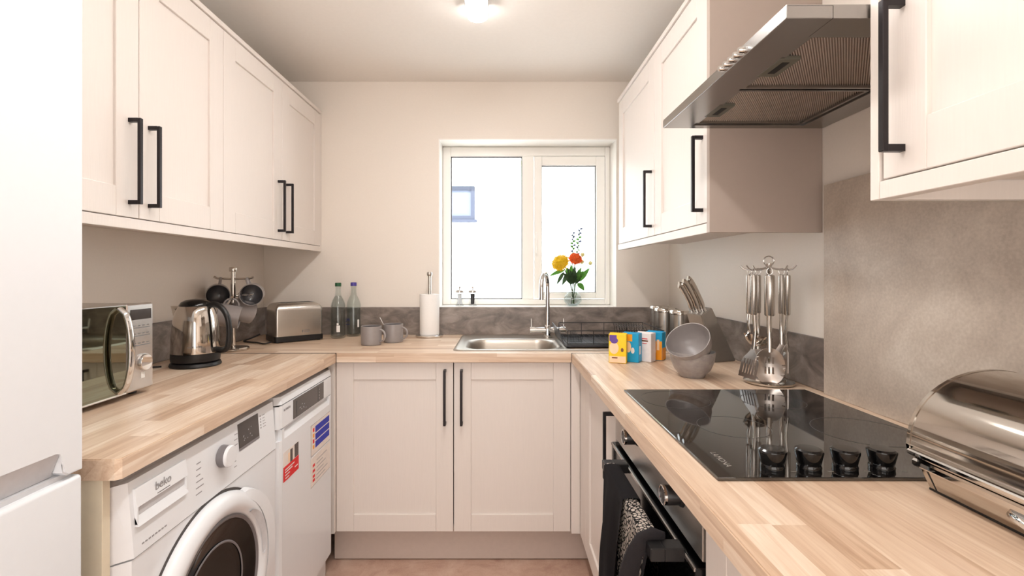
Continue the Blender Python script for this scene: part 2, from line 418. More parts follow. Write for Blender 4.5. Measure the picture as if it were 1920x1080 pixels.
abox(bm, 0.204, 0.210, Yw - 0.026, Yw - 0.019, 1.455, 1.463)
obj('handle', bm, 'upvc', sash)
obj('pane', box(FX[1] + 0.002, FX[2] - 0.002, Yw + 0.032, Yw + 0.036, 1.097, 1.915), 'pane', win)
obj('pane', box(0.239, 0.549, Yw + 0.022, Yw + 0.026, 1.134, 1.862), 'pane', sash)
bm = BM()
abox(bm, wx0 - 0.004, wx0 + 0.0008, YB - 0.0015, Yw + 0.01, wz0, wz1); abox(bm, wx1 - 0.0008, wx1 + 0.004, YB - 0.0015, Yw + 0.01, wz0, wz1)
abox(bm, wx0 - 0.004, wx1 + 0.004, YB - 0.0015, Yw + 0.01, wz1 - 0.0008, wz1 + 0.004)
obj('reveal', bm, 'upvc', win)
obj('window_sill', box(wx0, wx1, YB - 0.002, Yw + 0.002, wz0 - 0.006, wz0 + 0.0015), 'upvc', win)

# ------------------------------------------------------------------ outside: neighbouring house
YN = 7.0
h = thing('neighbouring_house', 'white rendered house wall across the yard, seen through the window', 'house', (0.5, YN, 0))
obj('rendered_wall', box(-5, 6, YN, YN + 0.2, -0.5, 3.2), 'render', h)
nx0, nx1, nz0, nz1 = -1.05, -0.372, 2.02, 2.505
fr = obj('window', ring(BM(), nx0, nx1, nz0, nz1, 0.055, YN - 0.04, YN - 0.002), 'exframe', h)
abox_ = obj('sill', box(nx0 - 0.03, nx1 + 0.03, YN - 0.07, YN - 0.002, nz0 - 0.035, nz0 - 0.001), 'exframe', fr)
obj('pane', box(nx0 + 0.055, nx1 - 0.055, YN - 0.012, YN - 0.004, nz0 + 0.055, nz1 - 0.055), 'expane', fr)
obj('soffit', box(-5, 6, YN - 0.45, YN - 0.003, 2.80, 2.83), 'soffit', h)
obj('fascia', box(-5, 6, YN - 0.48, YN - 0.45, 2.78, 2.98), 'render', h)
obj('roof', hull(BM(), [(-5, YN - 0.5, 2.985), (6, YN - 0.5, 2.985), (6, YN + 2, 3.9), (-5, YN + 2, 3.9)], [(-5, YN - 0.5, 3.03), (6, YN - 0.5, 3.03), (6, YN + 2, 3.95), (-5, YN + 2, 3.95)]), 'exframe', h)
obj('downpipe', cyl(BM(), (-0.05, YN - 0.53, 2.65), (-0.05, YN - 0.53, 2.98), 0.05), 'render', h)
struct('ground', box(-6, 7, 2.9, 9, -0.6, -0.5), 'render')

# ------------------------------------------------------------------ ceiling batten
t = thing('ceiling_light', 'lit white tubular batten light fixed along the ceiling', 'ceiling light', (-0.088, 1.06, ZC))
obj('housing', box(-0.132, -0.044, 0.22, 1.870, ZC - 0.046, ZC - 0.0005, 0.002), 'white', t)
bm = BM(); n = 14
poly = [(-0.088 + 0.038 * cos(a), ZC - 0.0465 - 0.020 * sin(a)) for a in [pi * i / n for i in range(n + 1)]]
prism(bm, poly, 0.23, 1.875)
obj('diffuser', bm, 'lamp', t)
obj('end_cap', box(-0.126, -0.050, 0.212, 0.2195, ZC - 0.066, ZC - 0.001, 0.004), 'white', t)

# ------------------------------------------------------------------ wall cabinets
ZP, ZD0, ZD1, ZT = 1.361, 1.392, 2.103, 2.106
def wall_unit(name, label, F, y0, y1, wallx, doors, group=None, end=None):
    """doors: [(u0,u1,hu)]; F front plane (door face at d=0)"""
    sgn = 1 if F.k == '+x' else -1
    t = thing(name, label, 'cabinet', ((wallx + F.p) / 2, (y0 + y1) / 2, ZP), group)
    fx = F.p - sgn * 0.0215
    a, b = sorted((wallx + sgn * 0.001, fx))
    bm = BM(); abox(bm, a, b, y0 + 0.0006, y1 - 0.0006, ZD0, ZD1); obj('carcass', bm, 'carc', t)
    for u0, u1, hu in doors: shaker(F, t, u0, u1, ZD0, ZD1, hu, (1.426, 1.652))
    return t
FL = Front('+x', -0.975)
wall_unit('wall_cabinet', 'pale two-door wall cabinet above the microwave, next to the fridge', FL, 0.895, 1.691, XL, [(0.897, 1.2945, 1.262), (1.2975, 1.6895, 1.333)], 'pale wall cabinets')
wall_unit('wall_cabinet', 'pale two-door wall cabinet above the mug tree and toaster', FL, 1.691, 2.60, XL, [(1.6925, 2.144, 2.108), (2.147, 2.597, 2.188)], 'pale wall cabinets')
FR = Front('-x', 0.60)
wall_unit('wall_cabinet', 'pale single-door wall cabinet beside the cooker hood, over the knife block', FR, 1.390, 1.868, XR, [(1.390, 1.8665, 1.424)], 'pale wall cabinets')
wall_unit('wall_cabinet', 'pale single-door wall cabinet next to the window', FR, 1.868, 2.43, XR, [(1.870, 2.427, 1.905)], 'pale wall cabinets')
wall_unit('wall_cabinet', 'pale wall cabinet above the bread bin, nearest the camera', FR, 0.20, 0.755, XR, [(0.20, 0.7525, 0.716)], 'pale wall cabinets')
def board(name, label, x0, x1, y0, y1, z0, z1, mat='cab', cat='trim board', bev=0.001, group=None):
    o = obj(name, box(x0, x1, y0, y1, z0, z1, bev=bev), mat); return tag(o, label, cat, group)
board('pelmet', 'long pale pelmet under the wall cabinets over the microwave', -0.997, -0.972, 0.895, 2.60, ZP, ZD0 - 0.003)
board('cornice', 'long pale cornice strip on top of the wall cabinets over the microwave', -1.28, -0.968, 0.895, 2.60, ZD1 + 0.002, 2.122)
board('filler_strip', 'narrow pale filler between wall cabinet and window wall', -0.995, -0.976, 2.6005, 2.619, ZP, 2.122)
board('pelmet', 'pale pelmet under the wall cabinets right of the window', 0.597, 0.620, 1.3885, 2.43, ZP, ZD0 - 0.003)
board('cornice', 'pale cornice on top of the wall cabinets right of the window', 0.593, 0.915, 1.3885, 2.43, ZD1 + 0.002, 2.122)
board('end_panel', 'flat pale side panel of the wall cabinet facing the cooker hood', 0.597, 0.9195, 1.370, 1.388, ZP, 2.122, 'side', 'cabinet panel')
board('end_panel', 'pale side panel of the wall cabinet above the bread bin', 0.597, 0.9195, 0.757, 0.775, ZP, 2.122, 'cab', 'cabinet panel')
board('pelmet', 'pale pelmet under the wall cabinet above the bread bin', 0.597, 0.620, 0.20, 0.756, ZP, ZD0 - 0.003)
board('cornice', 'pale cornice on the wall cabinet above the bread bin', 0.593, 0.915, 0.20, 0.756, ZD1 + 0.002, 2.122)

# ------------------------------------------------------------------ worktops, upstands, splashback
ZW, ZU = 0.910, 0.872
def worktop(name, label, poly, mat, bev=0.002):
    bm = BM(); prism(bm, poly, ZU, ZW, 'z')
    bmesh.ops.bevel(bm, geom=[e for e in bm.edges if abs(e.verts[0].co.z - ZW) < 1e-6 and abs(e.verts[1].co.z - ZW) < 1e-6], offset=bev, segments=2, affect='EDGES')
    return tag(obj(name, bm, mat), label, 'worktop')
YJ = 2.003
worktop('worktop', 'oak-effect worktop over the washing machine and dishwasher', [(XL + 0.001, 0.862), (-0.693, 0.862), (-0.685, 0.870), (-0.685, YJ - 0.003), (XL + 0.001, YJ - 0.003)], 'oaky')
worktop('worktop', 'oak-effect worktop under the hob and bread bin', [(0.298, -0.05), (XR - 0.001, -0.05), (XR - 0.001, YJ - 0.002), (0.298, YJ - 0.002)], 'oaky')
# back worktop with a cut-out for the sink bowl
bx0, bx1, by0, by1 = -0.165, 0.272, 2.092, 2.435
bm = BM()
abox(bm, XL + 0.001, bx0, YJ, YB - 0.001, ZU, ZW); abox(bm, bx1, XR - 0.001, YJ, YB - 0.001, ZU, ZW)
abox(bm, bx0, bx1, YJ, by0, ZU, ZW); abox(bm, bx0, bx1, by1, YB - 0.001, ZU, ZW)
bmesh.ops.remove_doubles(bm, verts=bm.verts, dist=1e-5)
tag(obj('worktop', bm, 'oakx'), 'oak-effect worktop under the window holding the sink', 'worktop')
board('joint_strip', 'dark metal joint strip between left worktop and window worktop', XL + 0.002, -0.6835, YJ - 0.0028, YJ - 0.0002, ZU, ZW + 0.0012, 'black', bev=0)
board('joint_strip', 'dark metal joint strip between hob worktop and sink worktop', 0.2965, XR - 0.002, YJ - 0.0018, YJ - 0.0002, ZU, ZW + 0.0006, 'black', bev=0)
ZS = 1.0595
board('upstand', 'dark stone-effect upstand along the window wall', XL + 0.0125, XR - 0.0125, YB - 0.012, YB - 0.0005, ZW + 0.0005, ZS, 'upstand', 'upstand', 0.0006)
board('upstand', 'dark stone-effect upstand along the wall behind microwave and kettle', XL + 0.0005, XL + 0.012, 0.862, YB - 0.001, ZW + 0.0015, ZS, 'upstand', 'upstand', 0.0006)
board('upstand', 'dark stone-effect upstand behind knife block and utensil stand', XR - 0.012, XR - 0.0005, 1.3325, YB - 0.001, ZW + 0.0015, ZS, 'upstand', 'upstand', 0.0006)
board('splashback', 'tall concrete-effect splashback behind the hob', 0.897, XR - 0.0005, 0.10, 1.331, ZW + 0.0005, 1.488, 'splash', 'splashback', 0.0006)

# ------------------------------------------------------------------ base cabinets
FB = Front('-y', 2.030)
t = thing('sink_cabinet', 'pale two-door base cabinet under the sink', 'cabinet', (-0.2, 2.3, 0.15))
bm = BM()
abox(bm, -0.694, -0.676, 2.052, 2.60, 0.151, ZU - 0.001); abox(bm, 0.278, 0.296, 2.052, 2.60, 0.151, ZU - 0.001)
abox(bm, -0.676, 0.278, 2.052, 2.60, 0.151, 0.169); abox(bm, -0.676, 0.278, 2.592, 2.60, 0.169, ZU - 0.001)
obj('carcass', bm, 'carc', t)
shaker(FB, t, -0.6925, -0.1995, 0.152, 0.866, -0.233, (0.607, 0.839), 0.072)
shaker(FB, t, -0.1955, 0.2965, 0.152, 0.866, -0.163, (0.607, 0.839), 0.072)
board('corner_post', 'narrow pale corner post between dishwasher and sink cabinet', -0.722, -0.695, 2.010, 2.050, 0.152, ZU - 0.001, 'cab', 'cabinet panel')
board('corner_post', 'narrow pale corner post between sink cabinet and right-hand cupboard', 0.2985, 0.335, 2.012, 2.050, 0.152, ZU - 0.001, 'cab', 'cabinet panel')
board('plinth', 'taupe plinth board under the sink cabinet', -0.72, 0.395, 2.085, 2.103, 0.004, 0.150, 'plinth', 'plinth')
FC = Front('-x', 0.335)
t = thing('base_cabinet', 'pale corner cupboard door between sink cabinet and oven', 'cabinet', (0.6, 1.7, 0.15))
obj('carcass', box(0.357, 0.90, 1.392, 2.00, 0.151, ZU - 0.001), 'carc', t)
obj('filler', box(0.335, 0.3555, 1.886, 2.009, 0.152, ZU - 0.001, bev=0.001), 'cab', t)
shaker(FC, t, 1.394, 1.884, 0.152, 0.866, 1.413, (0.640, 0.836), 0.072)
t = thing('base_cabinet', 'pale base cupboard this side of the oven', 'cabinet', (0.6, 0.4, 0.15))
obj('carcass', box(0.357, 0.90, 0.0, 0.783, 0.151, ZU - 0.001), 'carc', t)
shaker(FC, t, 0.28, 0.783, 0.152, 0.866, None, None, 0.072)
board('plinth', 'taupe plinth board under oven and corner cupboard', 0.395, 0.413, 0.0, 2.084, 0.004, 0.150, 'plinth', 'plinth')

# end panel carrying the left worktop
board('end_panel', 'cream upright panel carrying the near end of the left worktop', XL + 0.002, -0.718, 0.866, 0.884, 0.0005, ZU - 0.001, 'endpanel', 'cabinet panel')

# ------------------------------------------------------------------ fridge freezer
t = thing('fridge_freezer', 'tall white fridge freezer with two doors, nearest the camera', 'fridge', (-1.0, 0.5, 0))
Yf0, Yf1, Xf = 0.20, 0.806, -0.70
obj('body', box(XL + 0.02, Xf - 0.065, Yf0 + 0.004, Yf1 - 0.004, 0.012, 1.84, bev=0.004), 'fridge', t)
zs = 0.914
def fdoor(z0, z1, name, recess):
    bm = BM(); abox(bm, Xf - 0.060, Xf, Yf0, Yf1, z0, z1, 0.007, 3)
    return obj(name, bm, 'fridge', t, smooth=40)
ud = BM()   # upper door; its lower edge is cut back as a grip
gz = 0.962
prism(ud, [(Yf0, 1.845), (Yf1, 1.845), (Yf1, zs + .003), (.778, zs + .003), (.770, zs + .010), (.769, gz - .010), (.765, gz - .003), (.757, gz), (Yf0, gz)], Xf - 0.022, Xf, 'x')
bmesh.ops.bevel(ud, geom=[e for e in ud.edges if all(abs(v.co.x - Xf) < 1e-6 for v in e.verts)], offset=.0025, segments=2, affect='EDGES')
abox(ud, Xf - 0.060, Xf - 0.0225, Yf0, Yf1, zs + .003, 1.845)
ud = obj('door', ud, 'fridge', t, smooth=40); ud['label'] = 'upper fridge door'
bm = BM(); hull(bm, [(Xf - 0.022, Yf0, zs + 0.004), (Xf - 0.0205, Yf0, zs + 0.004), (Xf - 0.0205, 0.768, zs + 0.004), (Xf - 0.022, 0.768, zs + 0.004)],
     [(Xf - 0.022, Yf0, gz), (Xf - 0.002, Yf0, gz), (Xf - 0.002, 0.768, gz), (Xf - 0.022, 0.768, gz)])
obj('grip', bm, 'fgrey', ud)
bm = BM(); abox(bm, Xf - 0.060, Xf, Yf0, Yf1, 0.06, zs - 0.004, 0.007, 3)
ld = obj('door', bm, 'fridge', t, smooth=40); ld['label'] = 'lower freezer door'
obj('gasket', box(Xf - 0.064, Xf - 0.012, Yf0 + 0.01, Yf1 - 0.01, zs - 0.0045, zs + 0.0035), 'fgrey', t)
obj('kick_plate', box(Xf - 0.10, Xf - 0.07, Yf0 + 0.01, Yf1 - 0.01, 0.0, 0.012), 'fgrey', t)

# ------------------------------------------------------------------ washing machine
t = thing('washing_machine', 'white front-loading washing machine with a round dark-glass door', 'washing machine', (-1.0, 1.19, 0))
y0, y1 = 0.890, 1.500; xf = -0.700
obj('body', box(-1.26, -0.726, y0, y1, 0.012, 0.846, bev=0.005, seg=2), 'white', t, smooth=40)
# front panel: bevelled at the sides, leaning fascia on top
def wedge(bm, z0, z1, xa, xb, sb=0.024):
    """front slab from x=-.7255 to xa (bottom) / xb (top) with slanted flanks"""
    hull(bm, [(-0.7255, y0, z0), (-0.7255, y1, z0), (xa, y1 - 0.008, z0), (xa, y0 + sb, z0)], [(-0.7255, y0, z1), (-0.7255, y1, z1), (xb, y1 - 0.008, z1), (xb, y0 + sb * 0.9, z1)])
bm = BM(); wedge(bm, 0.10, 0.698, xf, xf); obj('front_panel', bm, 'white', t)
ZA, ZB, XA, XB = 0.7015, 0.846, -0.697, -0.708
bm = BM(); wedge(bm, ZA, ZB, XA, XB)
fas = obj('fascia', bm, 'white', t)
obj('kick_plate', box(-0.7255, -0.706, y0 + 0.01, y1 - 0.01, 0.015, 0.097, bev=0.002), 'white', t)
# helper for fascia detail placement: x of fascia surface at height z
fxz = lambda z: XA + (XB - XA) * (z - ZA) / (ZB - ZA)
# detergent drawer: raised front with a scoop grip
bm = BM(); d0, d1 = 0.922, 1.072
z_a, z_b, z_c = 0.757, 0.794, 0.829
hull(bm, [(fxz(z_b) - .001, d0, z_b), (fxz(z_b) - .001, d1, z_b), (fxz(z_b) + .007, d1, z_b), (fxz(z_b) + .007, d0, z_b)], [(fxz(z_c) - .001, d0, z_c), (fxz(z_c) - .001, d1, z_c), (fxz(z_c) + .004, d1, z_c), (fxz(z_c) + .004, d0, z_c)])
dr = obj('detergent_drawer', bm, 'white', t)
bm = BM()
hull(bm, [(fxz(z_a) - .001, d0, z_a), (fxz(z_a) - .001, d1 - .002, z_a), (fxz(z_a) + .007, d1 - .002, z_a), (fxz(z_a) + .007, d0, z_a)], [(fxz(.775) - .001, d0, .775), (fxz(.775) - .001, d1 - .002, .775), (fxz(.775) + .0005, d1 - .002, .775), (fxz(.775) + .0005, d0, .775)])
abox(bm, fxz(.78) - .001, fxz(.78) + .006, d0, d0 + .003, z_a + .004, z_b); abox(bm, fxz(.78) - .001, fxz(.78) + .006, d1 - .005, d1 - .002, z_a + .004, z_b)
obj('grip', bm, 'white', dr)
obj('grip_recess', box(fxz(.78) + .0002, fxz(.78) + .0012, d0 + .003, d1 - .005, .776, z_b), 'fgrey', dr)
tl = math.atan2(XA - XB, ZB - ZA)
text('brand_lettering', 'beko', 'legend', (fxz(.808) + .0065, 0.996, .812), (R(90) - tl * 0, 0, R(90)), 0.025, dr, sx=0.95)
obj('underline', box(fxz(.80) + .0068, fxz(.80) + .0074, 0.977, 1.014, .7965, .798), 'brandgrey', dr)
ky, kz = 1.2125, 0.783
mx = Matrix.Rotation(R(90), 4, 'Y')
k1 = obj('programme_knob', L([(0, 0), (.0275, 0), (.0265, .020), (0, .020)], seg=40, loc=(fxz(kz), ky, kz), mtx=mx), 'dial', t, smooth=40)
obj('knob_cap', L([(0, .018), (.0268, .018), (.0262, .023), (.024, .025), (0, .0255)], seg=40, loc=(fxz(kz), ky, kz), mtx=mx), 'white', k1, smooth=40)
def fplate(name, ya, yb, za, zb, mat, parent, th=.0012):
    bm = BM(); hull(bm, [(fxz(za) - .001, ya, za), (fxz(za) - .001, yb, za), (fxz(za) + th, yb, za), (fxz(za) + th, ya, za)], [(fxz(zb) - .001, ya, zb), (fxz(zb) - .001, yb, zb), (fxz(zb) + th, yb, zb), (fxz(zb) + th, ya, zb)])
    return obj(name, bm, mat, parent)
dsp = fplate('display', 1.291, 1.398, .772, .837, 'screen', t)
fplate('display_keys', 1.291, 1.398, .765, .772, 'dial', t)
bm = BM()
for i in range(9):
    a, z = random.uniform(1.31, 1.38), random.uniform(.782, .812); abox(bm, fxz(z) + .0011, fxz(z) + .0015, a, a + .004, z, z + .003)
obj('display_symbols', bm, 'legend', dsp)['kind'] = 'stuff'
bm = BM()
for r in range(7):
    z = .733 + r * .0135
    for (ya, ln) in ((1.103, .028), (1.262, .018)):
        if r > 5 and ya < 1.2: continue
        x = fxz(z); abox(bm, x - .0005, x + .0004, ya + r * .002, ya + r * .002 + ln * random.uniform(.45, 1), z, z + .0022)
for r in range(5):
    z = .788 + r * .0085; x = fxz(z); abox(bm, x - .0005, x + .0006, 1.409, 1.414, z, z + .004); abox(bm, x - .0005, x + .0004, 1.424, 1.424 + random.uniform(.012, .022), z, z + .0018)
for i in range(8): z = .716; abox(bm, fxz(z) - .0005, fxz(z) + .0004, .935 + i * .009, .941 + i * .009, z, z + .003)
obj('printed_legend', bm, 'legend', fas)['kind'] = 'stuff'
# door
dy, dz = 1.165, 0.452
ml = Matrix.Rotation(R(90), 4, 'Y')
door = obj('door', L([(.243, 0), (.2435, .010), (.237, .022), (.218, .030), (.200, .027), (.189, .016), (.183, .006), (.181, 0)], seg=96, loc=(xf, dy, dz), mtx=ml), 'white', t, smooth=50)
obj('door_seal', L([(.250, 0), (.250, .0015), (.242, .0015)], seg=80, loc=(xf, dy, dz), mtx=ml), 'gasket', door)
M['porthole'] = plain('dark_porthole_glass', (12, 14, 14), 0.04, var=0.5, nscale=(9, 9, 9), **{'IOR': 1.32})
obj('glass_bowl', L([(.1845, .006), (.179, .016), (.171, .015), (.152, .006), (.10, .003), (0, .002)], seg=80, loc=(xf, dy, dz), mtx=ml), 'porthole', door, smooth=60)
obj('drum_rim', L([(.128, .0058), (.127, .0072), (.1245, .0076), (.122, .0062)], seg=80, loc=(xf, dy, dz), mtx=ml), 'dial', door, smooth=60)
obj('glass_rim', L([(.189, .015), (.185, .020), (.179, .018), (.177, .012)], seg=80, loc=(xf, dy, dz), mtx=ml), 'dial', door, smooth=60)
# raised crescent grip at the far side of the door
bm = BM(); n = 24; A = []; 
def arcpt(r, a, x): return (x, dy + r * cos(a), dz + r * sin(a))
a0, a1 = R(-32), R(62)
rows = []
for i in range(n + 1):
    a = a0 + (a1 - a0) * i / n; k = sin(pi * i / n) ** 0.5
    rows.append([bm.verts.new(arcpt(.241, a, xf + .0)), bm.verts.new(arcpt(.241 + .030 * k, a, xf + .004)), bm.verts.new(arcpt(.237 + .027 * k, a, xf + .018 + .014 * k)), bm.verts.new(arcpt(.225, a, xf + .024 + .006 * k))])
for A, B in zip(rows, rows[1:]):
    for k in range(4): bm.faces.new((A[k], A[(k + 1) % 4], B[(k + 1) % 4], B[k]))
bm.faces.new(rows[0]); bm.faces.new(rows[-1][::-1])
obj('door_grip', bm, 'white', door, smooth=35)
bm = BM(); rows = []
for i in range(n + 1):
    a = R(0) + R(52) * i / n; k = sin(pi * i / n) ** 0.6
    rows.append([bm.verts.new(arcpt(.196, a, xf + .0272)), bm.verts.new(arcpt(.196 + .022 * k, a, xf + .0316))])
for A, B in zip(rows, rows[1:]): bm.faces.new((A[0], A[1], B[1], B[0]))
obj('grip_recess', bm, 'fgrey', door)

# ------------------------------------------------------------------ dishwasher
t = thing('dishwasher', 'slim white dishwasher with stickers on its door', 'dishwasher', (-1.0, 1.74, 0))
y0, y1, xf = 1.508, 1.968, -0.694
obj('body', box(-1.26, -0.716, y0 + 0.004, y1 - 0.002, 0.012, 0.822), 'white', t)
bm = BM(); hull(bm, [(-1.26, y0, .826), (-1.26, y1, .826), (xf, y1, .826), (xf, y0 + .018, .826), (xf - .018, y0, .826)], [(-1.26, y0 + .006, .850), (-1.26, y1, .850), (xf - .006, y1, .850), (xf - .006, y0 + .022, .850), (xf - .022, y0 + .006, .850)])
obj('lid', bm, 'white', t)
def slab(z0, z1, name='control_panel', xr=xf):
    bm = BM(); prism(bm, [(-0.7155, y0), (xr - .014, y0), (xr - .004, y0 + .006), (xr, y0 + .018), (xr, y1), (-0.7155, y1)], z0, z1, 'z'); return obj(name, bm, 'white', t)
cp = slab(.7505, .8225); 
obj('display', box(xf - .0005, xf + .0012, 1.608, 1.883, .7545, .8195), 'screen', cp)
bm = BM()
for i in range(8): a, z = random.uniform(1.64, 1.71), random.uniform(.762, .79); abox(bm, xf + .001, xf + .0016, a, a + .006, z, z + .003)
for i in range(4): abox(bm, xf + .001, xf + .0016, 1.835, 1.84, .765 + i * .011, .769 + i * .011)
obj('display_symbols', bm, 'legend', cp)['kind'] = 'stuff'
obj('display_line', box(xf + .0011, xf + .0015, 1.632, 1.636, .756, .810), 'black', cp)
obj('display_line', box(xf + .0011, xf + .0015, 1.824, 1.828, .758, .812), 'black', cp)
text('brand_lettering', 'BLOMBERG', 'legend', (xf + .0004, 1.563, .8045), FACE_PX, 0.0105, cp, sx=.95)
obj('shadow_gap', box(-0.715, xf - .004, y0 + .004, y1 - .001, .8228, .8257), 'dark', t)
obj('shadow_gap', box(-0.715, xf - .004, y0 + .02, y1 - .001, .7472, .7502), 'dark', t)
# door with scooped grip at its top edge
bm = BM(); prism(bm, [(-0.7155, y0), (xf - .014, y0), (xf - .004, y0 + .006), (xf, y0 + .018), (xf, y1), (-0.7155, y1)], .10, .712, 'z')
abox(bm, -0.7155, xf - .014, y0 + .004, y1, .712, .747); abox(bm, xf - .014, xf, y0 + .0185, y0 + .034, .712, .747); abox(bm, xf - .014, xf, y1 - .018, y1, .712, .747)
dd = obj('door', bm, 'white', t)
bm = BM(); hull(bm, [(xf - .0140, y0 + .034, .712), (xf - .0140, y1 - .018, .712), (xf, y1 - .018, .712), (xf, y0 + .034, .712)], [(xf - .0139, y0 + .034, .735), (xf - .0139, y1 - .018, .735), (xf - .0135, y1 - .018, .735), (xf - .0135, y0 + .034, .735)])
obj('scoop_grip', bm, 'white', dd)
obj('kick_plate', box(-0.73, -0.718, y0 + .004, y1, .0, .098), 'white', t)
# stickers: flat printed labels
def st(name, ya, yb, za, zb, mat, parent=dd, o=.0): return obj(name, box(xf + o, xf + o + .0005, ya, yb, za, zb), mat, parent)
k = st('photo_sticker', 1.534, 1.650, .614, .668, 'paper', o=.0001); k['label'] = 'printed photo half of the red sticker'
obj('photo_print', box(xf + .0006, xf + .0009, 1.618, 1.649, .622, .667), 'photo1', dd); obj('photo_print', box(xf + .0006, xf + .0009, 1.585, 1.603, .617, .662), 'photo1', dd)
obj('photo_print', box(xf + .0006, xf + .0009, 1.570, 1.583, .625, .655), 'cpeach', dd)
k = st('red_sticker', 1.534, 1.650, .574, .621, 'red', o=.0008); k['label'] = 'red sticker with white lines of print'
for za, ya, yb in ((.608, 1.545, 1.615), (.600, 1.545, 1.600), (.590, 1.545, 1.580), (.590, 1.618, 1.642), (.580, 1.548, 1.575)):
    obj('print_line', box(xf + .0013, xf + .0016, ya, yb, za, za + .0035), 'whiteink', dd)
k = st('energy_sticker', 1.757, 1.955, .569, .684, 'paper', o=.0001)
obj('sticker_edge', ring(BM(), 0, 1, 0, 1, 0.01, 0, 0.01), 'legend', dd) if False else None
for z in (.5690, .6826): obj('sticker_edge', box(xf + .0006, xf + .0009, 1.757, 1.955, z, z + .0014), 'legend', dd)
obj('sticker_edge', box(xf + .0006, xf + .0009, 1.757, 1.760, .569, .684), 'legend', dd)
for i in range(3): obj('blue_band', box(xf + .0006, xf + .001, 1.800, 1.945, .590 + i * .0285, .614 + i * .0285), 'blue', dd)
for i in range(4): obj('red_symbol', box(xf + .0006, xf + .001, 1.776, 1.790, .592 + i * .021, .606 + i * .021), 'red' if i % 2 else 'co', dd)
k = st('guarantee_sticker', 1.757, 1.955, .455, .562, 'paper', o=.0001)
for z in (.470, .485, .505, .525): obj('red_symbol', box(xf + .0006, xf + .001, 1.775, 1.795, z, z + .010), 'red', dd)
bm = BM()
for i in range(6): abox(bm, xf + .0006, xf + .0009, 1.812, 1.812 + random.uniform(.06, .13), .468 + i * .014, .4705 + i * .014)
abox(bm, xf + .0006, xf + .0009, 1.757, 1.955, .455, .4562)
obj('print_lines', bm, 'legend', dd)['kind'] = 'stuff'

# ------------------------------------------------------------------ oven, hob, hood
t = thing('oven', 'built-in oven with steel control panel and black glass door', 'oven', (0.6, 1.09, 0.15))
ya, yb = 0.790, 1.388
obj('body', box(0.36, 0.885, ya + .002, yb - .002, 0.152, ZU - .002), 'dark', t)
cp = obj('control_panel', box(0.333, 0.359, ya, yb, 0.768, 0.868, bev=.0015), 'ovensteel', t)
for (ky, kz) in ((1.165, .847), (0.885, .836)):
    m = Matrix.Rotation(R(-90), 4, 'Y')
    kb = obj('knob', L([(0, 0), (.0215, 0), (.020, .004), (.0175, .006), (.0175, .032), (.016, .034), (0, .034)], seg=32, loc=(.333, ky, kz), mtx=m), 'black', cp, smooth=40)
    kb['label'] = 'round black control knob with steel rim'
    obj('knob_face', L([(.0175, .030), (.0178, .0345), (.0165, .0355), (.0150, .0350), (.0150, .0345)], seg=32, loc=(.333, ky, kz), mtx=m), 'chrome', kb, smooth=40)
dr = obj('door', box(0.322, 0.356, ya, yb, 0.172, 0.758, bev=.002), 'gloss', t); dr['label'] = 'black glass oven door'
obj('door_trim', box(0.3195, 0.323, ya + .002, yb - .002, 0.752, 0.7575), 'steelh', dr)
bm = BM(); abox(bm, .262, .288, .835, 1.238, .741, .765, .002); abox(bm, .286, .3225, .835, .868, .741, .765, .002); abox(bm, .286, .3225, 1.205, 1.238, .741, .765, .002)
obj('handle', bm, 'black', dr)
obj('lower_trim', box(0.330, 0.356, ya, yb, 0.152, 0.170), 'black', t)

hx0, hx1, hy0, hy1 = 0.350, 0.862, 0.772, 1.358
t = thing('hob', 'black glass hob with four knobs set into the worktop', 'hob', (0.6, 1.06, ZW))
obj('glass_plate', box(hx0, hx1, hy0, hy1, ZW + .0005, ZW + .006, bev=.0012), 'hob', t)
for i, (cx, cy, r) in enumerate(((.455, 1.25, .085), (.70, 1.235, .075), (.755, 1.00, .092), (.50, 1.03, .072))):
    obj('zone_ring', L([(r, ZW + .0061), (r, ZW + .0063), (r + .0012, ZW + .0063), (r + .0012, ZW + .0061)], seg=64, loc=(cx, cy, 0)), 'zone', t)
for cx in (.4580, .5195, .5805, .6420):
    bm = L([(0, 0), (.0185, 0), (.0190, .005), (.0172, .009), (.0178, .010), (.0218, .029), (.0212, .032), (.018, .0345), (0, .035)], seg=36, loc=(cx, .808, ZW + .006))
    kb = obj('knob', bm, 'gloss', t, smooth=35); kb['label'] = 'round glossy black hob knob'
    obj('knob_mark', box(cx + .024, cx + .033, .795, .7975, ZW + .006, ZW + .0063), 'silverletter', t)
text('brand_lettering', 'LAMONA', 'silverletter', (.389, .848, ZW + .0062), (0, 0, R(-90)), .016, t, ext=.0001)

t = thing('cooker_hood', 'stainless steel visor cooker hood over the hob', 'cooker hood', (0.69, 1.07, 1.66))
Hx, Hy0, Hy1, Hz = 0.464, 0.778, 1.3695, 1.658
bm = BM()
xb = XR - .002
fx0, fx1, fy0, fym, fy1 = .540, .850, .840, 1.092, 1.345
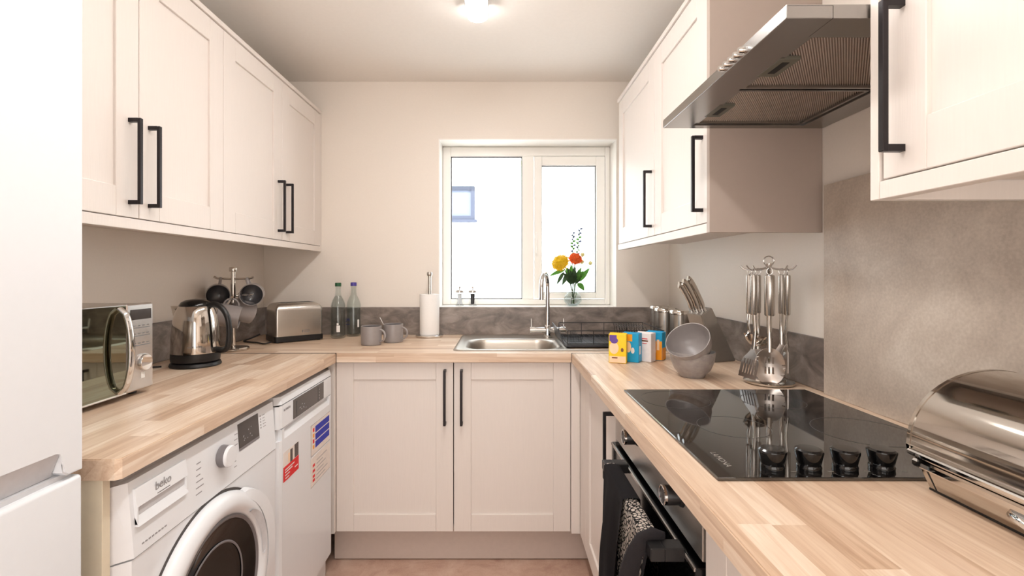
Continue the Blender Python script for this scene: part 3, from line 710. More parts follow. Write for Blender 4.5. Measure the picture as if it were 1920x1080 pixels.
# underside border as four boards round the filters, sloping slightly inwards, plus top sheet
def quadprism(bm, a, b, c, d, za, zb):
    hull(bm, [(p[0], p[1], za) for p in (a, b, c, d)], [(p[0], p[1], zb) for p in (a, b, c, d)])
abox(bm, Hx, fx0, Hy0, Hy1, Hz, Hz + .021, .001); abox(bm, fx1, xb, Hy0, Hy1, Hz, Hz + .021)
abox(bm, fx0, fx1, Hy0, fy0, Hz, Hz + .021); abox(bm, fx0, fx1, fy1, Hy1, Hz, Hz + .021)
body = obj('visor', bm, 'hood', t)
obj('top_sheet', box(Hx + .001, xb, Hy0 + .001, Hy1 - .001, Hz + .0212, Hz + .023), 'hood', t)
bm = BM(); hull(bm, [(.64, Hy0 + .03, Hz + .0232), (xb, Hy0 + .03, Hz + .0232), (xb, Hy1 - .002, Hz + .0232), (.64, Hy1 - .002, Hz + .0232)], [(.80, Hy0 + .05, Hz + .06), (xb, Hy0 + .05, Hz + .06), (xb, Hy1 - .03, Hz + .06), (.80, Hy1 - .03, Hz + .06)])
obj('motor_housing', bm, 'hood', t)
for i, (a, b) in enumerate(((fy0 + .002, fym - .004), (fym + .004, fy1 - .002))):
    f = obj('filter', ring(BM(), fx0 + .002, fx1 - .002, a, b, .010, 0, 1) if False else (lambda bm: (abox(bm, fx0 + .002, fx0 + .012, a, b, Hz + .004, Hz + .014), abox(bm, fx1 - .012, fx1 - .002, a, b, Hz + .004, Hz + .014),
        abox(bm, fx0 + .012, fx1 - .012, a, a + .008, Hz + .004, Hz + .014), abox(bm, fx0 + .012, fx1 - .012, b - .008, b, Hz + .004, Hz + .014), bm)[-1])(BM()), 'hood', t)
    obj('filter_backing', box(fx0 + .012, fx1 - .012, a + .008, b - .008, Hz + .0125, Hz + .0140), 'meshd', f)
    # corrugated ribs lying diagonally
    bm = BM(); X0, X1, Y0, Y1 = fx0 + .012, fx1 - .012, a + .008, b - .008; dx = .72
    c = X0 - dx * (Y1 - Y0)
    while c < X1:
        p0 = (c, Y0); ta = max(0, (X0 - c) / dx); tb = min(Y1 - Y0, (X1 - c) / dx)
        if tb - ta > .004:
            P, Q = Vector((c + dx * ta, Y0 + ta, 0)), Vector((c + dx * tb, Y0 + tb, 0)); w = Vector((.0013, 0, 0))
            A = [bm.verts.new(P - w + Vector((0, 0, Hz + .0125))), bm.verts.new(P + Vector((0, 0, Hz + .0085))), bm.verts.new(P + w + Vector((0, 0, Hz + .0125)))]
            B = [bm.verts.new(Q - w + Vector((0, 0, Hz + .0125))), bm.verts.new(Q + Vector((0, 0, Hz + .0085))), bm.verts.new(Q + w + Vector((0, 0, Hz + .0125)))]
            bm.faces.new((A[0], A[1], B[1], B[0])); bm.faces.new((A[1], A[2], B[2], B[1])); bm.faces.new(A); bm.faces.new(B[::-1])
        c += .0052
    obj('filter_mesh', bm, 'mesh', f)['kind'] = 'stuff'
    cy = .974 if i == 0 else 1.235
    bm = BM(); abox(bm, .543, .584, cy - .042, cy + .042, Hz + .002, Hz + .010, .001)
    lt = obj('latch', bm, 'latch', f); lt['label'] = 'grey-green filter latch'
    obj('latch_slot', box(.556, .570, cy - .028, cy + .024, Hz + .0012, Hz + .0022), 'dark', f)
for i in range(5):
    yy = .912 + i * .0205
    m = Matrix.Rotation(R(-90), 4, 'Y')
    obj('push_button', L([(0, 0), (.0062, 0), (.0062, .010), (.005, .012), (0, .012)], seg=20, loc=(Hx, yy, Hz + .0105), mtx=m), 'chrome', t, smooth=40)

# ------------------------------------------------------------------ towels on the oven handle
def drape(ya, yb, lf, lb, off, seed, bulge=0.012, mat='cloth', name='tea_towel', taper=0.0, ny=26, th=.0035):
    """cloth hung over the oven handle bar (x .262-.288, top z .765); front side hangs towards the aisle"""
    rnd = random.Random(seed); ph = [rnd.uniform(0, 6.28) for _ in range(4)]
    xo, xi, zt = .262 - off, .288 + off, .765 + off
    path = []
    n1 = 22
    for i in range(n1): path.append(('f', zt - lf + lf * i / n1))
    for i in range(7): path.append(('t', i / 6))
    for i in range(1, 9): path.append(('b', zt - lb * i / 8))
    bm = BM(); rows = []
    for j in range(ny + 1):
        v = j / ny; row = []
        for kind, q in path:
            if kind == 'f':
                hgt = (zt - q) / lf; y = ya + (yb - ya) * v; y = y + taper * hgt * (1 - v) 
                x = xo - bulge * sin(pi * min(1, hgt * 1.2)) * (.5 + .5 * sin(v * 9 + ph[0])) - .020 * hgt * (0.6 + .4 * sin(v * 14 + ph[1]))
                row.append((x - .004 * sin(v * 23 + ph[2]) * hgt, y, q))
            elif kind == 't':
                a = pi * q; y = ya + (yb - ya) * v
                row.append(((xo + xi) / 2 - (xi - xo) / 2 * cos(a), y, zt + .004 * sin(a)))
            else:
                y = ya + (yb - ya) * v; row.append((xi + .0005, y, q))
        rows.append([bm.verts.new(p) for p in row])
    for A, B in zip(rows, rows[1:]):
        for k in range(len(A) - 1): bm.faces.new((A[k], A[k + 1], B[k + 1], B[k]))
    r = bmesh.ops.solidify(bm, geom=bm.faces[:], thickness=th)
    return obj(name, bm, mat, smooth=60)
o = drape(.868, 1.200, .52, .30, .0015, 3, .008, 'terr', th=.0015)
tag(o, 'black and white speckled tea towel over the oven handle', 'towel')
o2 = drape(1.004, 1.186, .50, .26, .0055, 11, .022, 'cloth', name='hand_towel', taper=.03)
tag(o2, 'plain black towel hung over the speckled tea towel', 'towel')
bm = BM(); pts = [(.291, .870, .752), (.288, .868, .770), (.275, .866, .774), (.258, .868, .766), (.250, .874, .74), (.246, .892, .70), (.240, .905, .64), (.236, .915, .56), (.232, .92, .48), (.23, .92, .40)]
tube(bm, pts, [.006, .008, .009, .010, .013, .015, .016, .017, .018, .016], 10, flat=(.7, 1.5))
hem = obj('hem', bm, 'cloth', o, smooth=60); hem['label'] = 'rolled black hem at the near edge'

# ------------------------------------------------------------------ sink, tap, dish rack
t = thing('sink', 'stainless steel sink with bowl and ribbed drainer set in the worktop', 'sink', (0.27, 2.32, ZW))
sx0, sx1, sy0, sy1 = -0.205, 0.745, 2.058, 2.575
def sstep(a, b, x):
    q = max(0, min(1, (x - a) / (b - a))); return q * q * (3 - 2 * q)
def rr(x, y, x0, x1, y0, y1, r):
    """signed distance to rounded rectangle (negative inside)"""
    cx, cy = (x0 + x1) / 2, (y0 + y1) / 2; dx = abs(x - cx) - (x1 - x0) / 2 + r; dy = abs(y - cy) - (y1 - y0) / 2 + r
    return math.hypot(max(dx, 0), max(dy, 0)) + min(max(dx, dy), 0) - r
def sz(x, y):
    e = -rr(x, y, sx0, sx1, sy0, sy1, .03)
    z = ZW + .0008 + .0055 * sstep(0, .008, e) - .004 * sstep(.014, .034, e)
    b = -rr(x, y, -0.150, 0.258, 2.105, 2.422, .085)
    z += -.006 * sstep(-.012, 0, b) - .150 * sstep(-.002, .030, b)
    dr = -rr(x, y, 0.305, 0.715, 2.100, 2.445, .03)
    if dr > 0: z += -.006 * sstep(0, .015, dr) + .0022 * sstep(.01, .03, dr) * (0.5 + 0.5 * cos((x - .305) * 2 * pi / .026))
    return z
bm = BM(); nx, ny = 210, 110; g = []
for i in range(nx + 1):
    x = sx0 + (sx1 - sx0) * i / nx; g.append([])
    for j in range(ny + 1):
        y = sy0 + (sy1 - sy0) * j / ny; X, Y = x, y
        # round the outer corners
        cx = min(max(x, sx0 + .03), sx1 - .03); cy = min(max(y, sy0 + .03), sy1 - .03); d = math.hypot(x - cx, y - cy)
        m_ = max(abs(x - cx), abs(y - cy))
        if x != cx and y != cy and d > 0: X, Y = cx + (x - cx) * m_ / d, cy + (y - cy) * m_ / d
        g[-1].append(bm.verts.new((X, Y, sz(X, Y))))
for i in range(nx):
    for j in range(ny): bm.faces.new((g[i][j], g[i + 1][j], g[i + 1][j + 1], g[i][j + 1]))
o = obj('basin_and_drainer', bm, 'sinksteel', t)
for p in o.data.polygons: p.use_smooth = True
obj('drain', L([(.0, .7525), (.035, .7525), (.038, .7545), (.044, .7540)], seg=32, loc=(.05, 2.27, ZW - .905)), 'chrome', t, smooth=40)

tx, ty = 0.246, 2.498
t = thing('tap', 'tall chrome swan-neck mixer tap behind the sink', 'tap', (tx, ty, ZW + .004))
obj('body', L([(0, 0), (.028, 0), (.028, .004), (.021, .008), (.019, .055), (.016, .062), (0, .062)], seg=32, loc=(tx, ty, ZW + .003)), 'chrome', t, smooth=40)
bm = BM(); cyl(bm, (tx - .072, ty - .004, ZW + .040), (tx + .072, ty - .004, ZW + .040), .0135, 24)
obj('valve_bar', bm, 'chrome', t, smooth=40)
for s in (-1, 1):
    bm = BM(); cyl(bm, (tx + s * .068, ty - .004, ZW + .040), (tx + s * .092, ty - .004, ZW + .040), .0165, 24); cyl(bm, (tx + s * .084, ty - .004, ZW + .05), (tx + s * .084, ty + .004, ZW + .098), .0035, 12)
    obj('lever', bm, 'chrome', t, smooth=40)
pts = [(tx, ty, ZW + .06), (tx, ty, ZW + .16), (tx, ty, ZW + .262)]
a_ = Vector((-.30, -.95, 0)).normalized(); rad = .072
for i in range(1, 13):
    q = pi * i / 12; c0 = Vector((tx, ty, ZW + .262)) + a_ * rad
    pts.append(tuple(c0 - a_ * rad * cos(q) + Vector((0, 0, rad * sin(q)))))
e = Vector(pts[-1]); pts += [tuple(e + Vector((0, 0, -.03))), tuple(e + Vector((0, 0, -.058)))]
bm = BM(); tube(bm, pts, [.0115] * 3 + [.0110] * 12 + [.0115, .0120], 16)
obj('spout', bm, 'chrome', t, smooth=50)

t = thing('dish_rack', 'black wire dish rack with drip tray standing on the drainer', 'dish rack', (0.5, 2.27, ZW + .006))
rx0, rx1, ry0, ry1, rz0, rz1 = .300, .728, 2.135, 2.455, ZW + .020, ZW + .078
tray = BM(); abox(tray, rx0 - .006, rx1 + .004, ry0 - .006, ry1 + .004, ZW + .0075, ZW + .010)
abox(tray, rx0 - .006, rx1 + .004, ry0 - .006, ry0 - .003, ZW + .010, ZW + .017); abox(tray, rx0 - .006, rx1 + .004, ry1 + .001, ry1 + .004, ZW + .010, ZW + .017)
abox(tray, rx0 - .006, rx0 - .003, ry0 - .003, ry1 + .001, ZW + .010, ZW + .017); abox(tray, rx1 + .001, rx1 + .004, ry0 - .003, ry1 + .001, ZW + .010, ZW + .017)
obj('drip_tray', tray, 'drip', t)
bm = BM()
tube(bm, [(rx0, ry0, rz1), (rx1, ry0, rz1), (rx1, ry1, rz1 + .004), (rx0, ry1, rz1 + .004)], .0022, 6, closed=True)
obj('top_rail', bm, 'rackb', t)
bm = BM(); tube(bm, [(rx0, ry0, rz0), (rx1, ry0, rz0), (rx1, ry1, rz0), (rx0, ry1, rz0)], .0022, 6, closed=True); obj('bottom_rail', bm, 'rackb', t)
for x in (.300, .415, .530, .645, .728):
    for y in (ry0, ry1):
        bm = BM(); cyl(bm, (x, y, ZW + .0105), (x, y, rz1 + (.002 if y > 2.3 else 0)), .0017, 6); obj('upright', bm, 'rackb', t)
for i in range(16):
    x = rx0 + .014 + i * .0265; bm = BM()
    if x < rx1 - .005: cyl(bm, (x, ry0, rz0), (x, ry1, rz0), .0013, 6); obj('floor_wire', bm, 'rackb', t)
for i in range(11):
    x = .585 + i * .0125; bm = BM(); tube(bm, [(x, 2.44, rz0), (x - .018, 2.40, rz1 + .006), (x - .014, 2.30, rz1 - .004), (x, 2.26, rz0)], .0013, 6); obj('plate_slot', bm, 'rackb', t)
bm = BM(); hull(bm, [(.281, 2.135, ZW + .018), (.286, 2.135, ZW + .018), (.286, 2.44, ZW + .018), (.281, 2.44, ZW + .018)], [(.262, 2.20, ZW + .078), (.267, 2.20, ZW + .078), (.267, 2.44, ZW + .086), (.262, 2.44, ZW + .086)])
obj('side_plate', bm, 'drip', t)['label'] = 'solid dark end plate'
bm = BM()
for i in range(8): u = .318 + i * .0075; cyl(bm, (u, 2.19, ZW + .02), (u + .003, 2.19, ZW + .07 - i * .004), .0011, 5)
for i in range(6): z = ZW + .022 + i * .009; cyl(bm, (.318, 2.19, z), (.376 - i * .006, 2.19, z), .0011, 5)
obj('cutlery_grid', bm, 'rackb', t)['kind'] = 'stuff'

# ------------------------------------------------------------------ mugs
def mug_parts(t):
    r, h = .047, .088
    obj('cup', L([(0, 0), (r * .93, 0), (r * .99, .004), (r, .010), (r, h - .001), (r - .0015, h), (r - .003, h - .001), (r - .0035, .010), (r * .85, .005), (0, .0045)], seg=48), 'mug', t, world=False, smooth=45)
    pts = [(r - .001, 0, .072)] + [(r + .027 * sin(pi * i / 10), 0, .044 + .028 * cos(pi * i / 10)) for i in range(1, 10)] + [(r - .001, 0, .016)]
    obj('handle', tube(BM(), pts, .0052, 10, flat=(.75, 1.15)), 'mug', t, world=False, smooth=60)
    obj('inner_glaze', L([(0, .0049), (r * .85, .0054), (r - .0039, .011), (r - .0035, h - .004)], seg=48), 'mugin', t, world=False, smooth=60)
m1 = thing('mug', 'grey stoneware mug without a spoon, in front of the water bottles', 'mug', (-.603, 2.245, ZW + .0005), 'grey mugs', rz=R(-18)); mug_parts(m1)
dup(m1, (-.520, 2.335, ZW + .0005), R(-15), 'grey stoneware mug with a teaspoon in it, nearer the paper towel')
bm = BM(); tube(bm, [(-.535, 2.345, ZW + .012), (-.565, 2.35, ZW + .07), (-.590, 2.355, ZW + .117)], [.0022, .002, .0028], 8, flat=(.6, 1.4))
sp = thing('teaspoon', 'steel teaspoon leaning in the grey mug', 'spoon', (-.535, 2.345, ZW + .01))
obj('spoon_handle', bm, 'chrome', sp, smooth=60)
obj('spoon_bowl', L([(0, -.003), (.006, -.001), (.0085, .002), (.006, .0028), (0, .0022)], seg=16, loc=(-.528, 2.344, ZW + .0098)), 'chrome', sp, smooth=60)

# ------------------------------------------------------------------ mug tree with hanging mugs
px, py = -1.160, 2.085
t = thing('mug_tree', 'steel mug tree with round base between kettle and toaster', 'mug tree', (px, py, ZW))
obj('base', L([(0, 0), (.061, 0), (.064, .003), (.064, .009), (.060, .013), (.02, .016), (0, .016)], seg=48, loc=(px, py, ZW + .0005)), 'mirror', t, smooth=40)
obj('pole', L([(.0095, .014), (.0095, .342), (.0, .342)], seg=24, loc=(px, py, ZW)), 'mirror', t, smooth=40)
obj('knob', L([(0, .340), (.015, .341), (.016, .346), (.016, .356), (.0145, .360), (0, .362)], seg=24, loc=(px, py, ZW)), 'mirror', t, smooth=40)
def arm(dx, dyy, z, ln=.085):
    d = Vector((dx, dyy, 0)).normalized(); p = Vector((px, py, ZW + z))
    bm = BM(); tube(bm, [p, p + d * (ln * .85) + Vector((0, 0, .004)), p + d * ln + Vector((0, 0, .010))], [.004, .004, .0055], 10); obj('arm', bm, 'mirror', t, smooth=50)
    return p + d * ln * .62
arms = [arm(-1, .05, .308), arm(1, .05, .308), arm(.5, -1, .225), arm(.9, .75, .235), arm(-.2, 1, .235)]
def hang(p, axis, label, up=(0, 0, 1), drop=.0):
    """mug whose handle loop hangs over point p; axis = direction its opening faces"""
    z = Vector(axis).normalized(); x = (Vector(up) - z * Vector(up).dot(z)).normalized(); y = z.cross(x)
    Rm = Matrix((x, y, z)).transposed().to_4x4()
    hp = Rm @ Vector((.047 + .021, 0, .044)); loc = Vector(p) - hp + Vector((0, 0, drop))
    return dup(m1, None, None, label, 'grey mugs', mtx=Matrix.Translation(loc) @ Rm)
hang(arms[0] + Vector((-.004, 0, 0)), (.50, -.86, -.04), 'grey mug hung on the mug tree with its dark inside showing, nearer the kettle', up=(.16, 0, 1))
hang(arms[1] + Vector((.008, 0, 0)), (.36, -.93, -.02), 'grey mug hung on the mug tree with its dark inside showing, nearer the toaster', up=(-.32, 0, 1))
hang(arms[2], (.89, .36, -.2), 'grey mug hanging side-on at the front of the mug tree', drop=-.005)
hang(arms[3], (.5, .6, -.25), 'grey mug low on the back of the mug tree, beside the toaster')

# ------------------------------------------------------------------ kettle
kx, ky = -1.107, 1.745
t = thing('kettle', 'polished steel kettle with black handle and base', 'kettle', (kx, ky, ZW)); t.scale = (.88, .88, 1)
obj('power_base', L([(0, 0), (.092, 0), (.094, .004), (.090, .013), (.080, .017), (0, .017)], seg=56, loc=(kx, ky, ZW + .0005)), 'black', t, smooth=40)
obj('base_ring', L([(.080, .018), (.088, .020), (.0895, .030), (.0885, .047), (.08, .047)], seg=56, loc=(kx, ky, ZW)), 'black', t, smooth=40)
obj('body', L([(.086, .047), (.0885, .049), (.0885, .060), (.0875, .100), (.084, .140), (.0785, .175), (.071, .200), (.064, .213), (.058, .217)], seg=64, loc=(kx, ky, ZW)), 'mirror', t, smooth=40)
obj('lid', L([(.060, .214), (.060, .219), (.052, .230), (.035, .238), (.0, .242)], seg=48, loc=(kx, ky, ZW)), 'gloss', t, smooth=40)
bm = BM(); zz = ZW
hull(bm, [(kx - .070, ky - .022, zz + .150), (kx - .078, ky, zz + .135), (kx - .070, ky + .022, zz + .150), (kx - .03, ky + .02, zz + .17), (kx - .03, ky - .02, zz + .17)],
     [(kx - .088, ky - .022, zz + .216), (kx - .106, ky, zz + .216), (kx - .088, ky + .022, zz + .216), (kx - .040, ky + .03, zz + .216), (kx - .040, ky - .03, zz + .216)])
obj('spout', bm, 'mirror', t, smooth=30)
pts = [(kx + .045, ky - .002, zz + .214), (kx + .080, ky - .004, zz + .222), (kx + .112, ky - .006, zz + .208), (kx + .134, ky - .008, zz + .178), (kx + .142, ky - .008, zz + .140), (kx + .142, ky - .008, zz + .100), (kx + .136, ky - .008, zz + .068), (kx + .118, ky - .006, zz + .056), (kx + .082, ky - .003, zz + .060)]
def smoothpts(P, k=4):
    P = [Vector(p) for p in P]; out = []
    for i in range(len(P) - 1):
        a, b, c, d = P[max(i - 1, 0)], P[i], P[i + 1], P[min(i + 2, len(P) - 1)]
        for j in range(k):
            s = j / k; out.append(.5 * ((2 * b) + (c - a) * s + (2 * a - 5 * b + 4 * c - d) * s * s + (3 * b - a - 3 * c + d) * s ** 3))
    return out + [P[-1]]
obj('handle', tube(BM(), smoothpts(pts), .0105, 12, flat=(1, 1.15)), 'black', t, smooth=60)
text('brand_lettering', 'RUSSELL HOBBS', 'brandgrey', (kx + .046, ky - .0778, zz + .075), (R(90), 0, R(30)), .0072, t)

# ------------------------------------------------------------------ toaster
t = thing('toaster', 'brushed steel two-slice toaster with black base', 'toaster', (-1.068, 2.272, ZW), rz=R(40))
Lx, Ly, Hh = .232, .168, .188
def loft(bm, z0, z1, x0, x1, y0, y1, r, top_r=0.0):
    prof = [(0, z0)] ; n = 6
    layers = [(z0, 0), (z1 - top_r, 0)] + [(z1 - top_r + top_r * sin(pi / 2 * i / n), top_r * (1 - cos(pi / 2 * i / n))) for i in range(1, n + 1)] if top_r else [(z0, 0), (z1, 0)]
    rings = []
    for z, ins in layers:
        ringv = []; rr_ = max(r - ins * .3, .004)
        for cx, cy, a0 in ((x1 - ins - rr_, y1 - ins - rr_, 0), (x0 + ins + rr_, y1 - ins - rr_, 90), (x0 + ins + rr_, y0 + ins + rr_, 180), (x1 - ins - rr_, y0 + ins + rr_, 270)):
            for k in range(6): a = R(a0 + 18 * k); ringv.append(bm.verts.new((cx + rr_ * cos(a), cy + rr_ * sin(a), z)))
        rings.append(ringv)
    for A, B in zip(rings, rings[1:]):
        for k in range(len(A)): j = (k + 1) % len(A); bm.faces.new((A[k], A[j], B[j], B[k]))
    bm.faces.new(rings[0][::-1]); bm.faces.new(rings[-1]); return bm
obj('base', loft(BM(), .004, .030, 0, Lx, 0, Ly, .016), 'black', t, world=False, smooth=35)
obj('body', loft(BM(), .030, Hh, .003, Lx - .003, .003, Ly - .003, .014, .034), 'steel', t, world=False, smooth=40)
for y in (.062, .106):
    obj('slot', box(.045, Lx - .035, y - .011, y + .011, Hh - .001, Hh + .0015), 'dark', t, world=False)
    obj('slot_frame', box(.040, Lx - .030, y - .015, y + .015, Hh - .001, Hh + .0008), 'steel', t, world=False)
obj('lever', box(Lx - .004, Lx + .010, .070, .098, .085, .097, bev=.003), 'black', t, world=False)
for (a, b) in ((.02, .02), (Lx - .02, .02), (.02, Ly - .02), (Lx - .02, Ly - .02)): obj('foot', L([(0, 0), (.008, 0), (.008, .005), (0, .005)], seg=12, loc=(a, b, .0003)), 'black', t, world=False)
tt = text('brand_lettering', 'RUSSELL\nHOBBS', 'brandgrey', (0, 0, 0), FACE_NY, .009, t); tt.location = (.150, .0025, .050)
tb = obj('brand_mark', box(.128, .132, .0022, .003, .044, .056), 'brandgrey', t, world=False)
bm = BM(); tube(bm, smoothpts([(-1.20, 2.40, ZW + .03), (-1.235, 2.38, ZW + .012), (-1.245, 2.33, ZW + .005), (-1.20, 2.30, ZW + .005), (-1.15, 2.27, ZW + .006), (-1.10, 2.24, ZW + .005), (-1.08, 2.262, ZW + .010)]), .0035, 8)
tag(obj('power_cord', bm, 'black', smooth=60), 'black power cord looping on the worktop behind the toaster', 'cord')
bm = BM(); tube(bm, smoothpts([(-1.262, 1.40, ZW + .005), (-1.262, 1.55, ZW + .004), (-1.255, 1.66, ZW + .004), (-1.20, 1.70, ZW + .004)]), .0032, 8)
tag(obj('power_cord', bm, 'black', smooth=60), 'black power cord along the wall between microwave and kettle', 'cord')

# ------------------------------------------------------------------ microwave
t = thing('microwave', 'silver microwave with mirrored door and big bow handle', 'microwave', (-1.12, 1.15, ZW))
xm, ma, mb, mz0, mz1 = -.990, .935, 1.370, .924, 1.162
obj('casing', box(XL + .014, xm - .022, ma + .004, mb - .004, mz0, mz1 - .002, bev=.004, seg=2), 'steel', t, smooth=40)
yd = 1.271
dr = obj('door', box(xm - .021, xm, ma, yd - .001, mz0, mz1, bev=.0015), 'steelh', t)
obj('door_glass', box(xm - .0005, xm + .0012, ma + .004, yd - .003, mz0 + .006, mz1 - .003), 'mwglass', dr)
obj('door_strip', box(xm + .0013, xm + .0020, ma + .004, yd - .003, mz0 + .002, mz0 + .006), 'chrome', dr)
cp = obj('control_panel', box(xm - .021, xm, yd + .001, mb, mz0, mz1, bev=.004), 'steelh', t)
obj('display', box(xm - .0005, xm + .0010, 1.285, 1.360, 1.118, 1.146), 'screen', cp)
kb = obj('dial', L([(0, 0), (.0235, 0), (.0225, .008), (.021, .010), (0, .0105)], seg=40, loc=(xm, 1.332, .9985), mtx=ml), 'chrome', cp, smooth=40)
bm = BM()
for z in (1.094, 1.072, 1.046):
    abox(bm, xm - .0005, xm + .0012, 1.292, 1.355, z, z + .0025)
    for i in range(4): abox(bm, xm - .0005, xm + .0008, 1.296 + i * .016, 1.304 + i * .016, z + .006, z + .0085)
obj('key_rows', bm, 'brandgrey', cp)['kind'] = 'stuff'
obj('open_key', box(xm - .0005, xm + .001, 1.322, 1.336, .955, .972), 'whiteink', cp)
pts = []
for i in range(17):
    s = i / 16; z = .934 + (1.152 - .934) * s; pts.append((xm + .002 + .031 * (sin(pi * s) ** .4 if 0 < s < 1 else 0), 1.246, z))
obj('handle', tube(BM(), pts, .0085, 12, flat=(.75, 1.2)), 'chrome', dr, smooth=60)
for y in (ma + .03, mb - .03):
    for x in (-1.25, -1.03): obj('foot', L([(0, 0), (.012, 0), (.012, .0135), (0, .0135)], seg=16, loc=(x, y, ZW + .0004)), 'black', t)

# ------------------------------------------------------------------ bottles and paper towel
def bottle(x, y, cap, label, level):
    t = thing('water_bottle', label, 'bottle', (x, y, ZW), 'glass water bottles')
    k = .0365
    out = [(0, .002), (.030, 0), (k - .002, .003), (k, .010), (k, .165), (k - .003, .180), (.026, .200), (.0165, .218), (.0140, .235), (.0135, .262), (.0150, .264), (.0150, .270), (.0128, .272)]
    inn = [(.0108, .272), (.0110, .235), (.0138, .218), (.0235, .199), (k - .0055, .178), (k - .0028, .163), (k - .0028, .014), (.026, .009), (0, .012)]
    obj('glass', L(out + inn, seg=40, loc=(x, y, ZW + .0006)), 'glass', t, smooth=50)
    wr = [(0, .0125), (.0255, .0095), (k - .0033, .0145), (k - .0033, min(level, .163))]
    if level > .163: wr += [(k - .006, .178), (.0230, .199), (.0133, .2175)]
    wr.append((0, wr[-1][1]))
    obj('water', L(wr, seg=40, loc=(x, y, ZW + .0006)), 'water', t, smooth=50)
    obj('cap', L([(.0, .2725), (.0155, .2725), (.0158, .280), (.0155, .290), (.014, .2915), (0, .2915)], seg=32, loc=(x, y, ZW - .006)), cap, t, smooth=40)
    return t, k
def wraplabel(t, x, y, k, a0, a1, z0, z1, mat, name):
    bm = BM(); n = 8; rows = []
    for i in range(n + 1): a = R(a0 + (a1 - a0) * i / n); rows.append((bm.verts.new((x + (k + .0006) * cos(a), y + (k + .0006) * sin(a), z0)), bm.verts.new((x + (k + .0006) * cos(a), y + (k + .0006) * sin(a), z1))))
    for A, B in zip(rows, rows[1:]): bm.faces.new((A[0], B[0], B[1], A[1]))
    return obj(name, bm, mat, t)
b1, k = bottle(-.836, 2.475, 'gcap', 'clear glass water bottle with a green cap', .215)
wraplabel(b1, -.836, 2.475, k, -84, -58, ZW + .035, ZW + .068, 'whiteink', 'label'); wraplabel(b1, -.836, 2.475, k, -82, -68, ZW + .070, ZW + .080, 'whiteink', 'label')
b2, k = bottle(-.780, 2.553, 'pcap', 'clear glass water bottle with a purple cap', .150)
wraplabel(b2, -.780, 2.553, k, -42, -25, ZW + .050, ZW + .090, 'whiteink', 'label')
text('bottle_lettering', 'K I', 'navy', (-.800, 2.5155, ZW + .080), (R(90), R(90), 0), .030, b2)

rx, ry = -.372, 2.525
t = thing('paper_towel_holder', 'steel stand with upright rod holding the paper towel roll', 'holder', (rx, ry, ZW))
obj('base', L([(0, 0), (.070, 0), (.073, .004), (.073, .010), (.068, .013), (0, .013)], seg=48, loc=(rx, ry, ZW + .0005)), 'chrome', t, smooth=40)
obj('rod', L([(.0085, .013), (.0085, .322), (0, .322)], seg=20, loc=(rx, ry, ZW)), 'steel', t, smooth=40)
obj('knob', L([(0, .318), (.011, .319), (.014, .326), (.0145, .336), (.012, .340), (0, .341)], seg=24, loc=(rx, ry, ZW)), 'steel', t, smooth=40)
o = obj('paper_towel_roll', L([(.0185, .0145), (.050, .0145), (.051, .017), (.051, .222), (.050, .2245), (.0185, .2245), (.0185, .0145)], seg=48, loc=(rx, ry, ZW)), 'roll', smooth=40)
tag(o, 'white paper towel roll on the steel stand beside the window', 'paper towel')

# ------------------------------------------------------------------ salt and pepper mills on the sill
zsil = wz0 + .0018
def mill(x, y, fill, label, inner):
    t = thing('spice_mill', label, 'mill', (x, y, zsil), 'clear mills on the window sill')
    obj('body', L([(0, 0), (.0225, 0), (.0225, .006), (.0175, .012), (.0125, .028), (.0145, .050), (.0155, .072), (.0135, .074), (0, .074)], seg=32, loc=(x, y, zsil)), 'acrylic', t, smooth=50)
    obj(inner, L([(0, .010), (.0095, .012), (.0095, .030), (.0115, .050), (.0120, .068), (0, .068)], seg=24, loc=(x, y, zsil)), fill, t, smooth=50)
    obj('cap', L([(0, .0745), (.0235, .0745), (.0245, .080), (.022, .086), (.012, .091), (.004, .094), (0, .094)], seg=32, loc=(x, y, zsil)), 'steelh', t, smooth=50)
    obj('knob', L([(.003, .093), (.0030, .099), (.0052, .102), (.0052, .106), (.003, .109), (0, .110)], seg=16, loc=(x, y, zsil)), 'steelh', t, smooth=50)
mill(-.226, 2.672, 'salt', 'clear salt mill with white salt on the window sill', 'salt_fill')
mill(-.154, 2.672, 'pepper', 'clear pepper mill with dark peppercorns on the window sill', 'pepper_fill')

# ------------------------------------------------------------------ vase and flowers
vx, vy, vz = .402, 2.664, zsil
t = thing('vase', 'small round clear glass vase of water on the window sill', 'vase', (vx, vy, vz))
obj('glass', L([(0, 0), (.022, 0), (.036, .010), (.048, .028), (.050, .042), (.043, .060), (.028, .076), (.021, .090), (.024, .108), (.032, .122), (.0305, .122), (.0225, .108), (.0195, .090), (.0265, .074), (.0415, .058), (.0485, .042), (.0465, .028), (.035, .012), (.02, .004), (0, .004)], seg=48, loc=(vx, vy, vz)), 'glass', t, smooth=60)
obj('water', L([(0, .0045), (.0195, .0045), (.0345, .0125), (.046, .0285), (.0479, .042), (.0435, .054), (0, .054)], seg=48, loc=(vx, vy, vz)), 'water', t, smooth=60)
def P(dx, dyy, dz_): return (vx + dx, vy + dyy, vz + dz_)
def stem(t, a, b, r=.0022, mat='dgreen', bend=(0, 0, 0)):
    m_ = [(a[i] + b[i]) / 2 + bend[i] for i in range(3)]
    return obj('stem', tube(BM(), smoothpts([a, m_, b], 6), r, 8), mat, t, smooth=60)
